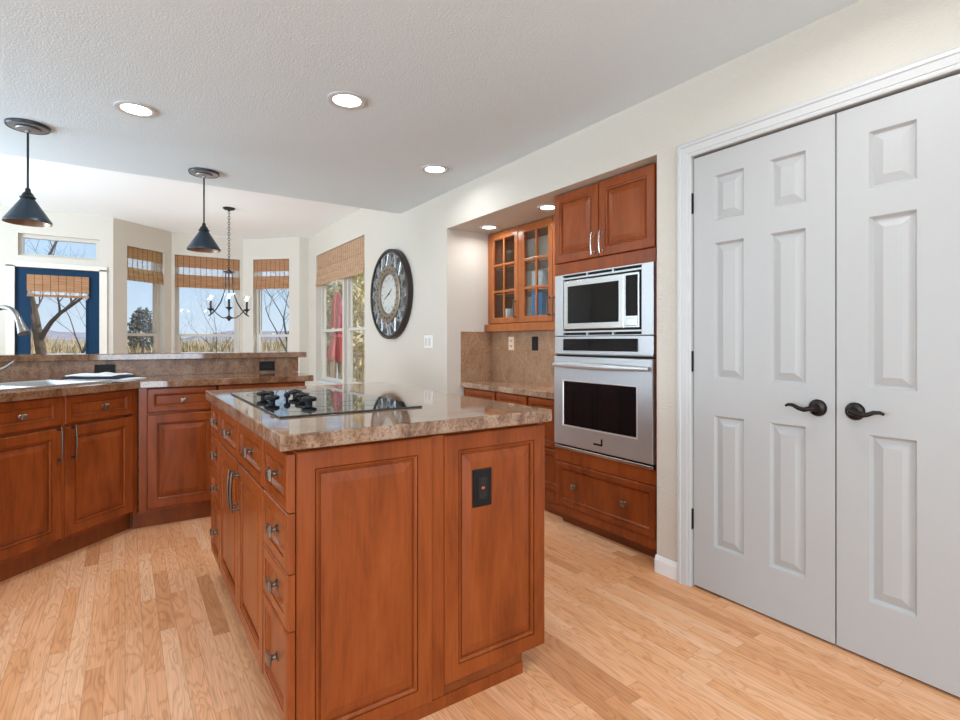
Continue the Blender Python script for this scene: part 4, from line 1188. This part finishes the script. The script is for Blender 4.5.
for k in range(NZ):      # dark sunken lozenges between the bands
    am = 2 * PI * (k + 0.5) / NZ
    c0 = Vector((math.cos(am), 0, math.sin(am))); tdir = Vector((-math.sin(am), 0, math.cos(am)))
    mb = MB()
    P = [c0 * 0.325, c0 * 0.385 + tdir * 0.034, c0 * 0.405, c0 * 0.385 - tdir * 0.034]
    mb.quad(*[(p.x, -0.0462, p.z) for p in P])
    mb.build('dark_inlay', INLAY, wc)
mb = MB(); mb.lathe([(0.285, -0.040), (0.285, -0.060), (0.275, -0.066), (0.205, -0.066), (0.195, -0.056), (0.192, -0.042)], axis='y', seg=64, caps=False); rg = mb.build('inner_ring', CLOCKBR, wc, smooth=40)
for k in range(24):
    a_ = 2 * PI * k / 24
    mb = MB()
    mb.lathe([(0.009, 0), (0.007, -0.005), (0.002, -0.006)], c=(math.cos(a_) * 0.24, -0.066, math.sin(a_) * 0.24), axis='y', seg=10)
    mb.build('stud', CLOCKRIM, rg)
mb = MB(); mb.lathe([(0.195, -0.0440), (0.001, -0.0440)], axis='y', seg=48, caps=False); dl = mb.build('dial', DIAL, wc)
FADED = plain('faded_ink', (0.22, 0.24, 0.22), 0.6)
for k in range(12):
    a_ = 2 * PI * k / 12
    mb = MB()
    u_, w_ = math.cos(a_), math.sin(a_)
    mb.tube([(u_ * 0.140, -0.0445, w_ * 0.140), (u_ * 0.172, -0.0445, w_ * 0.172)], 0.0035, 5)
    mb.build('hour_mark', FADED, dl)
mb = MB()
for ang, L in ((R(35), 0.085), (R(205), 0.12)):
    mb.tube([(0, -0.049, 0), (math.cos(ang) * L, -0.049, math.sin(ang) * L)], [0.005, 0.002], 6)
mb.lathe([(0.010, -0.044), (0.010, -0.052), (0.003, -0.053)], axis='y', seg=12)
mb.build('hands', BLACKPL, wc)
mb = MB(); mb.lathe([(0.190, -0.0535), (0.001, -0.0535)], axis='y', seg=48, caps=False); mb.build('glass', CLEAR, wc)
# triple light switch
sw = thing('light_switch', 'white double light switch plate on the wall right of the clock', 'switch', (WX, 4.095, 1.156), R(-90))
mb = MB(); mb.rings(-0.075, 0.075, -0.057, 0.057, [(0, 0), (0, -0.003), (0.004, -0.006)], back=True); mb.build('plate', PLATEW, sw)
for dx in (-0.030, 0.030):
    mb = MB(); mb.box(dx - 0.018, dx + 0.018, -0.0105, -0.0055, -0.034, 0.034, bev=0.003); mb.build('rocker', plain('grey_white_plastic', (0.62, 0.60, 0.57), 0.4), sw)

# ------------------------------------------------------------------ ceiling lights
def downlight(x, y, zc, label, power, group, r=0.098, color=(0.97, 0.98, 1.0)):
    t_ = thing('recessed_light', label, 'ceiling light', (x, y, zc), 0, group)
    mb = MB(); mb.lathe([(r, 0.0), (r, -0.006), (r * .93, -0.009), (r * .74, -0.006), (r * .70, -0.001)], seg=40, caps=False); mb.build('trim_ring', TRIMW, t_, smooth=40)
    mb = MB(); mb.lathe([(r * .72, -0.003), (0.001, -0.004)], seg=32, caps=False); mb.build('lens', LENS, t_)
    l = bpy.data.lights.new('downlight', 'AREA'); l.shape = 'DISK'; l.size = r * 1.3; l.energy = power; l.color = color; l.spread = R(165)
    o = bpy.data.objects.new('downlight', l); COL.objects.link(o); o.parent = t_; o.location = (0, 0, -0.014)
    return t_
G1 = 'recessed lights in the kitchen ceiling'
downlight(0.049, 3.353, KC, 'recessed downlight between the two pendant lamps, left of the island', DOWNLIGHT_W, G1)
downlight(0.946, 2.621, KC, 'recessed downlight directly above the far half of the island', DOWNLIGHT_W, G1)
downlight(1.848, 3.311, KC, 'recessed downlight nearest the oven niche, smallest in the ceiling', DOWNLIGHT_W * 0.55, G1)
for (x, y, lab) in ((0.6, 0.2, 'added recessed downlight overhead just behind the camera'), (1.62, 0.75, 'recessed downlight above the frame in front of the pantry doors'),
                    (-1.2, 1.6, 'added recessed downlight left of the frame above the sink side'), (-0.9, -1.7, 'added recessed downlight behind the camera to the left'), (1.2, -1.9, 'added recessed downlight behind the camera to the right')):
    downlight(x, y, KC, lab, DOWNLIGHT_W, G1)  # added, unseen, to light the room; the pantry one follows its wall scallop
G2 = 'recessed lights in the niche'
downlight(2.478, 3.532, 2.10, 'small recessed light in the niche ceiling above the left glass door', NICHE_W, G2, r=0.075)
downlight(2.453, 2.778, 2.10, 'small recessed light in the niche ceiling beside the oven tower', NICHE_W, G2, r=0.075)

# pendants
def pendant(x, y, zs_, label):
    t_ = thing('pendant_lamp', label, 'pendant lamp', (x, y, KC), 0, 'cone pendant lamps over the bar')
    H0 = KC - zs_
    mb = MB(); mb.lathe([(0.094, -0.002), (0.093, -0.016), (0.058, -0.018), (0.052, -0.030), (0.012, -0.031), (0.010, -0.045)], seg=44); cy = mb.build('canopy', CANOPYM, t_, smooth=35)
    mb = MB(); mb.lathe([(0.0945, 0.0), (0.102, 0.0), (0.102, -0.012), (0.098, -0.018), (0.0945, -0.017)], seg=44, caps=False); mb.build('rim', PENDBLK, cy, smooth=35)
    mb = MB(); mb.lathe([(0.0585, -0.0182), (0.0595, -0.0215), (0.056, -0.024), (0.0545, -0.0235)], seg=40, caps=False); mb.build('bead', PENDBLK, cy, smooth=35)
    mb = MB(); mb.tube([(0, 0, -0.04), (0, 0, -(H0 - 0.185))], 0.0055, 10); mb.build('rod', IRON, t_, smooth=50)
    mb = MB(); mb.lathe([(0.008, -H0 + 0.20), (0.012, -H0 + 0.195), (0.014, -H0 + 0.178), (0.024, -H0 + 0.168), (0.030, -H0 + 0.152), (0.037, -H0 + 0.148), (0.037, -H0 + 0.142), (0.026, -H0 + 0.140)], seg=28); mb.build('socket_cap', IRON, t_, smooth=35)
    mb = MB(); mb.lathe([(0.028, -H0 + 0.143), (0.104, -H0 + 0.022), (0.110, -H0 + 0.014), (0.111, -H0), (0.107, -H0)], seg=48, caps=False); sh = mb.build('shade', PENDBLK, t_, smooth=35)
    mb = MB(); mb.lathe([(0.1065, -H0 + 0.0005), (0.101, -H0 + 0.020), (0.026, -H0 + 0.139)], seg=48, caps=False); mb.build('lining', COPPER, sh, smooth=35)
    mb = MB(); mb.lathe([(0.012, -H0 + 0.13), (0.014, -H0 + 0.10), (0.028, -H0 + 0.065), (0.026, -H0 + 0.045), (0.008, -H0 + 0.035)], seg=20); mb.build('bulb', CERAM, t_, smooth=50)
    return t_
pendant(-0.462, 3.951, 1.838, 'blue-black cone pendant lamp at the left edge, in front of the navy door')
pendant(0.479, 4.317, 1.826, 'blue-black cone pendant lamp right of centre, in front of the wide bay window')

# chandelier
CHX, CHY = 0.974, 6.507
chd = thing('chandelier', 'black iron chandelier with candle lights hanging in the dining bay', 'chandelier', (CHX, CHY, DC))
dist = CHX * math.sin(THETA) + CHY * math.cos(THETA)
zv = lambda v: 1.155 - (v - 342.0) / 525.0 * dist - DC
mb = MB(); mb.lathe([(0.065, 0), (0.065, -0.008), (0.050, -0.020), (0.012, -0.026), (0.008, -0.04)], seg=28); mb.build('canopy', IRON, chd, smooth=40)
zt = zv(272)
mb = MB()
n = 22
for i in range(n):       # chain links, alternately turned
    zc = -0.035 - (-(zt) - 0.035 - 0.02) * (i + 0.5) / n
    hl = (-(zt) - 0.055) / n * 0.62
    pts = [(math.cos(2 * PI * k / 10) * 0.011, 0, zc + math.sin(2 * PI * k / 10) * hl) for k in range(10)]
    if i % 2: pts = [(0, p[0], p[2]) for p in pts]
    mb.tube(pts, 0.003, 5, closed=True)
mb.build('chain', IRON, chd)
mb = MB(); mb.lathe([(0.008, zt + 0.03), (0.02, zt + 0.012), (0.058, zt + 0.006), (0.062, zt - 0.004), (0.05, zt - 0.012), (0.01, zt - 0.016)], seg=24); mb.build('top_plate', IRON, chd, smooth=40)
face = math.atan2(-CHY, -CHX)
zb = zv(318)
mb = MB(); mb.lathe([(0.006, zb - 0.035), (0.014, zb - 0.020), (0.030, zb - 0.004), (0.045, zb + 0.006), (0.02, zb + 0.016), (0.010, zb + 0.03)], seg=20)
mb.tube([(0, 0, zb + 0.02), (0, 0, zv(300))], 0.007, 8); mb.build('bottom_hub', IRON, chd, smooth=40)
for k in range(3):
    an = face + 2 * PI * k / 3 + R(90)* 0
    c, s = math.cos(an), math.sin(an)
    pl = lambda r_, z_: (c * r_ * .92, s * r_ * .92, z_)
    mb = MB()
    mb.tube([pl(0.042, zt - 0.008), pl(0.045, zv(286)), pl(0.060, zv(292)), pl(0.105, zv(302)), pl(0.165, zv(309)), pl(0.225, zv(314)), pl(0.262, zv(315.5))], [0.006] * 3 + [0.0075] * 4, 8)
    mb.tube([pl(0.03, zb), pl(0.09, zb + 0.004), pl(0.15, zv(314)), pl(0.205, zv(309.5))], 0.006, 8)
    ar = mb.build('arm', IRON, chd, smooth=50)
    mb = MB()
    R0 = 0.216
    cc = (c * R0, s * R0, 0)
    z0_ = zv(309)
    mb.lathe([(0.006, z0_ - 0.055), (0.010, z0_ - 0.02), (0.034, z0_), (0.040, z0_ + 0.006), (0.012, z0_ + 0.010), (0.012, z0_ + 0.095), (0.009, z0_ + 0.10)], c=cc, seg=18); mb.build('candle_sleeve', IRON, ar, smooth=40)
    mb = MB(); mb.lathe([(0.030, z0_ + 0.006), (0.046, z0_ + 0.03), (0.048, z0_ + 0.16), (0.046, z0_ + 0.17)], c=cc, seg=24, caps=False); mb.build('glass_shade', CLEAR, ar, smooth=50)
    mb = MB(); mb.lathe([(0.007, z0_ + 0.10), (0.016, z0_ + 0.118), (0.013, z0_ + 0.135), (0.002, z0_ + 0.155)], c=cc, seg=14); bo = mb.build('bulb', BULB, ar, smooth=50)
    l = bpy.data.lights.new('chandelier_light', 'POINT'); l.energy = CHANDELIER_W; l.color = (1.0, 0.98, 0.95); l.shadow_soft_size = 0.012
    lo = bpy.data.objects.new('chandelier_light', l); COL.objects.link(lo); lo.parent = bo; lo.location = (cc[0], cc[1], z0_ + 0.175)

# ------------------------------------------------------------------ outdoors
def ground_z(x, y):
    d = math.hypot(x, y)
    t = max(0.0, min(1.0, (d - 12) / 50.0))
    return -0.9 + 2.2 * t * t * (3 - 2 * t) + 0.18 * math.sin(x * 0.31 + 1) * math.sin(y * 0.23) * (1 if d > 14 else 0)
m = MB()
NXg, NYg = 60, 44
Gv = {}
for i in range(NXg + 1):
    for j in range(NYg + 1):
        x = -90 + 200 * i / NXg; y = 9.0 + 110 * (j / NYg) ** 1.7
        Gv[i, j] = m.bm.verts.new((x, y, ground_z(x, y)))
for i in range(NXg):
    for j in range(NYg):
        m.bm.faces.new((Gv[i, j], Gv[i + 1, j], Gv[i + 1, j + 1], Gv[i, j + 1]))
o = m.build('ground', GRASS, smooth=60); tag(o, 'dry winter slope outside the windows', 'ground', kind='structure')
m = MB()
m.box(3.25, 110, -20, 9.0, -0.95, -0.9)
m.box(-90, -3.7, -20, 9.0, -0.95, -0.9); m.box(-3.7, 3.25, -20, -3.75, -0.95, -0.9)
o = m.build('terrain_house', GRASS); tag(o, 'bare ground around the house', 'ground', kind='structure')
m = MB()
prev = None
for i in range(61):
    a_ = R(20 + 140 * i / 60)
    d = 420
    h = 9 + 3.0 * math.sin(i * 0.6) + 2.0 * math.sin(i * 1.7 + 1)
    cur = (m.bm.verts.new((d * math.cos(a_), d * math.sin(a_), -3)), m.bm.verts.new((d * 1.12 * math.cos(a_), d * 1.12 * math.sin(a_), h)), m.bm.verts.new((d * 1.4 * math.cos(a_), d * 1.4 * math.sin(a_), -3)))
    if prev:
        m.bm.faces.new((prev[0], cur[0], cur[1], prev[1])); m.bm.faces.new((prev[1], cur[1], cur[2], prev[2]))
    prev = cur
o = m.build('hills', HILL, smooth=60); tag(o, 'low mauve hills on the horizon', 'hills', kind='structure')

# dry brush on the slope: blades nobody could count
rnd = random.Random(7)
m = MB()
for k in range(9000):
    a_ = R(rnd.uniform(76, 108)); d = rnd.uniform(20, 46) if k > 3500 else rnd.uniform(17, 20)
    x, y = d * math.cos(a_), d * math.sin(a_)
    if y < 10: continue
    g = ground_z(x, y) - 0.03
    h = rnd.uniform(0.35, 1.1) if d > 20 else rnd.uniform(0.9, 2.0)
    if x < 0.1 and d <= 20: h *= 0.5
    w_ = rnd.uniform(0.015, 0.05)
    t = rnd.uniform(0, PI)
    lx, ly = rnd.uniform(-.35, .35) * h, rnd.uniform(-.35, .35) * h
    p0 = Vector((x - math.cos(t) * w_, y - math.sin(t) * w_, g)); p1 = Vector((x + math.cos(t) * w_, y + math.sin(t) * w_, g))
    q0 = Vector((x + lx * .5 - math.cos(t) * w_ * .8, y + ly * .5 - math.sin(t) * w_ * .8, g + h * .6)); q1 = Vector((x + lx * .5 + math.cos(t) * w_ * .8, y + ly * .5 + math.sin(t) * w_ * .8, g + h * .6))
    tp = Vector((x + lx, y + ly, g + h))
    vs = [m.bm.verts.new(p) for p in (p0, p1, q1, q0, tp)]
    m.bm.faces.new((vs[0], vs[1], vs[2], vs[3])); m.bm.faces.new((vs[3], vs[2], vs[4]))
o = m.build('dry_grass', BRUSH); tag(o, 'dry golden brush covering the slope outside the bay windows', 'grass', kind='stuff')

def bare_tree(label, base, h, r, seed, lean=(0, 0), mat=BARK, spread=0.75, levels=4, first=0.35, nbr=3, group='bare trees outside the windows'):
    rnd = random.Random(seed)
    t_ = thing('bare_tree', label, 'tree', base)
    t_['group'] = group
    tm, br = MB(), MB()
    def limb(p, d, L, rad, lev):
        steps = 5
        pts, rads = [p.copy()], [rad]
        q = p.copy(); dd = d.normalized()
        for s in range(steps):
            wd = 0.05 if lev == 0 else 0.18
            dd = (dd + Vector((rnd.uniform(-wd, wd), rnd.uniform(-wd, wd), rnd.uniform(-.05, .12)))).normalized()
            q = q + dd * (L / steps)
            pts.append(q.copy()); rads.append(rad * (1 - 0.55 * (s + 1) / steps))
        (tm if lev == 0 else br).tube(pts, rads, 7 if lev < 2 else 4)
        if lev >= levels: return
        for k in range(nbr + (1 if lev == 0 else 0)):
            i = rnd.randint(2, steps) if lev else max(1, min(steps, 1 + int((first + (1 - first) * (k + 0.5) / (nbr + 1)) * steps)))
            ax = Vector((rnd.uniform(-1, 1), rnd.uniform(-1, 1), rnd.uniform(-.1, .7))).normalized()
            nd = (dd * (1 - spread) + ax * spread + Vector((0, 0, 0.25))).normalized()
            limb(pts[i], nd, L * rnd.uniform(0.5, 0.72), rads[i] * 0.62, lev + 1)
    limb(Vector((0, 0, -0.15)), Vector((lean[0], lean[1], 1)), h, r, 0)
    tm.build('trunk', mat, t_, smooth=60); br.build('branches', mat if mat is TWIG else TWIG, t_, smooth=60)
    return t_
def gat(u, dist):
    p = at(u, 342, dist)
    return (p[0], p[1], ground_z(p[0], p[1]))
bare_tree('thick leaning bare tree seen through the navy door pane', gat(52, 15.0), 3.6, 0.18, 12, lean=(-.10, -.05), spread=0.62, nbr=4)
bare_tree('thin dark forked tree right of the thick trunk in the door pane', gat(60, 17.0), 3.0, 0.055, 5, lean=(.38, .2), mat=TWIG, nbr=3)
bare_tree('bare sapling in the left part of the centre bay window', gat(184, 22.0), 1.9, 0.035, 21, mat=TWIG, nbr=3, levels=3)
bare_tree('bare sapling standing behind the chandelier in the centre bay window', gat(216, 20.0), 2.3, 0.035, 8, mat=TWIG, nbr=4, levels=3)
bare_tree('bare sapling at the right side of the centre bay window', gat(231, 23.0), 1.7, 0.035, 31, mat=TWIG, nbr=3, levels=3)
bare_tree('bare tree with drooping twigs in the right bay window', gat(297, 17.0), 3.0, 0.06, 44, lean=(-.1, 0), mat=TWIG, nbr=4, levels=4)

def leafy(label, name, base, h, w_, n, mat, seed, cat='shrub', size=0.10, group=None, conical=False):
    rnd = random.Random(seed)
    t_ = thing(name, label, cat, base, 0, group)
    m = MB()
    for k in range(4):
        a_ = rnd.uniform(0, 2 * PI)
        m.tube([(0, 0, -0.1), (math.cos(a_) * w_ * .15, math.sin(a_) * w_ * .15, h * .35), (math.cos(a_) * w_ * .4, math.sin(a_) * w_ * .4, h * .8)], [0.05, 0.035, 0.012], 5)
    m.build('stems', TWIG, t_)
    m = MB()
    for k in range(n):
        while True:
            p = Vector((rnd.uniform(-1, 1), rnd.uniform(-1, 1), rnd.uniform(-1, 1)))
            if 0.25 < p.length < 1: break
        zz = (p.z * .5 + .5)
        k_ = (1.05 - zz * .9) if conical else (1.0 - 0.35 * zz)
        c = Vector((p.x * w_ * k_, p.y * w_ * k_, h * (0.05 + 0.95 * zz)))
        a_ = Vector((rnd.uniform(-1, 1), rnd.uniform(-1, 1), rnd.uniform(-1, 1))).normalized() * size * rnd.uniform(.5, 1.2)
        b_ = a_.cross(Vector((rnd.uniform(-1, 1), rnd.uniform(-1, 1), rnd.uniform(-1, 1)))).normalized() * size * rnd.uniform(.25, .6)
        m.quad(c - a_, c + b_, c + a_, c - b_)
    m.build('foliage', mat, t_)
    return t_
leafy('grey-green evergreen bush in the left bay window', 'evergreen_bush', gat(143, 30.0), 2.9, 1.0, 1800, LEAFE, 3, 'bush', 0.11)
SH = ((335, 19.0, 4.2, 1.15), (350, 16.4, 4.0, 1.15), (357, 21.6, 4.9, 1.15), (369, 24.2, 5.4, 1.2), (318, 26.8, 5.2, 1.2))
SL = ('golden-leaved shrub behind the red umbrella', 'golden-leaved shrub in the near right wall window', 'tall golden shrub at the near edge of the right wall window', 'tallest golden shrub, partly cut off by the near window edge', 'golden-leaved shrub at the far edge of the right wall windows')
for i, (u, d, h, w_) in enumerate(SH):
    leafy(SL[i], 'golden_shrub', gat(u, d), h, w_, 2600, LEAFG, 50 + i, 'shrub', 0.13, 'golden shrubs outside the right wall windows')
# deck, railing, umbrella outside the right wall windows
mb = MB(); mb.box(2.5, 8.2, 6.3, 13.6, -0.30, -0.20); struct('terrace', mb, DECKW, 'wooden deck outside the right wall windows', 'deck')
rl = thing('deck_railing', 'brown wooden deck railing beyond the right wall windows', 'railing', (2.6, 13.3, -0.2))
mb = MB(); mb.box(0, 5.4, -0.05, 0.09, 1.05, 1.09); mb.box(0, 5.4, 0.0, 0.04, 0.92, 1.0); mb.box(0, 5.4, 0.0, 0.04, 0.12, 0.2); mb.build('rail', DECKW, rl)
for k in range(4):
    mb = MB(); mb.box(1.75 * k, 1.75 * k + 0.1, -0.03, 0.07, 0, 1.05); mb.build('post', DECKW, rl)
for k in range(36):
    mb = MB(); mb.box(0.15 + 0.145 * k, 0.19 + 0.145 * k, 0.0, 0.035, 0.2, 0.92); mb.build('baluster', DECKW, rl)
up = at(337, 342, 11.9)
um = thing('patio_umbrella', 'closed red patio umbrella standing on the deck', 'umbrella', (up[0], up[1], -0.2))
mb = MB(); mb.lathe([(0.22, 0), (0.22, 0.05), (0.05, 0.09), (0.03, 0.25)], seg=24); mb.build('base', IRON, um, smooth=40)
mb = MB(); mb.tube([(0, 0, 0.05), (0, 0, 2.52)], 0.02, 10); mb.build('pole', PLATEW, um, smooth=50)
mb = MB()
seg = 32
rings_ = []
for (r_, zz) in ((0.015, 2.50), (0.06, 2.42), (0.10, 2.15), (0.12, 1.75), (0.10, 1.45), (0.14, 1.30), (0.20, 1.05), (0.17, 0.93)):
    rings_.append([mb.bm.verts.new((math.cos(2 * PI * k / seg) * r_ * (1 + 0.28 * math.cos(8 * 2 * PI * k / seg)), math.sin(2 * PI * k / seg) * r_ * (1 + 0.28 * math.cos(8 * 2 * PI * k / seg)), zz + (0.06 * math.cos(8 * 2 * PI * k / seg) if zz < 1 else 0))) for k in range(seg)])
for A_, B_ in zip(rings_, rings_[1:]):
    for k in range(seg):
        j = (k + 1) % seg
        mb.bm.faces.new((A_[k], A_[j], B_[j], B_[k]))
mb.build('canopy', REDCL, um, smooth=60)
# neighbour's house at the left edge of the door pane
hp = gat(22, 40.0)
hs = thing('neighbour_house', 'small brown house beyond the thick tree in the door pane', 'house', hp, R(20))
mb = MB(); mb.box(-3.4, 0.0, -3, 3, -0.3, 2.6); mb.build('walls', SIDING, hs)
mb = MB(); mb.prism([(-3.6, -3.2), (0.2, -3.2), (0.2, 3.2), (-3.6, 3.2)], 2.6, 2.75)
mb.build('roof', ROOFM, hs)
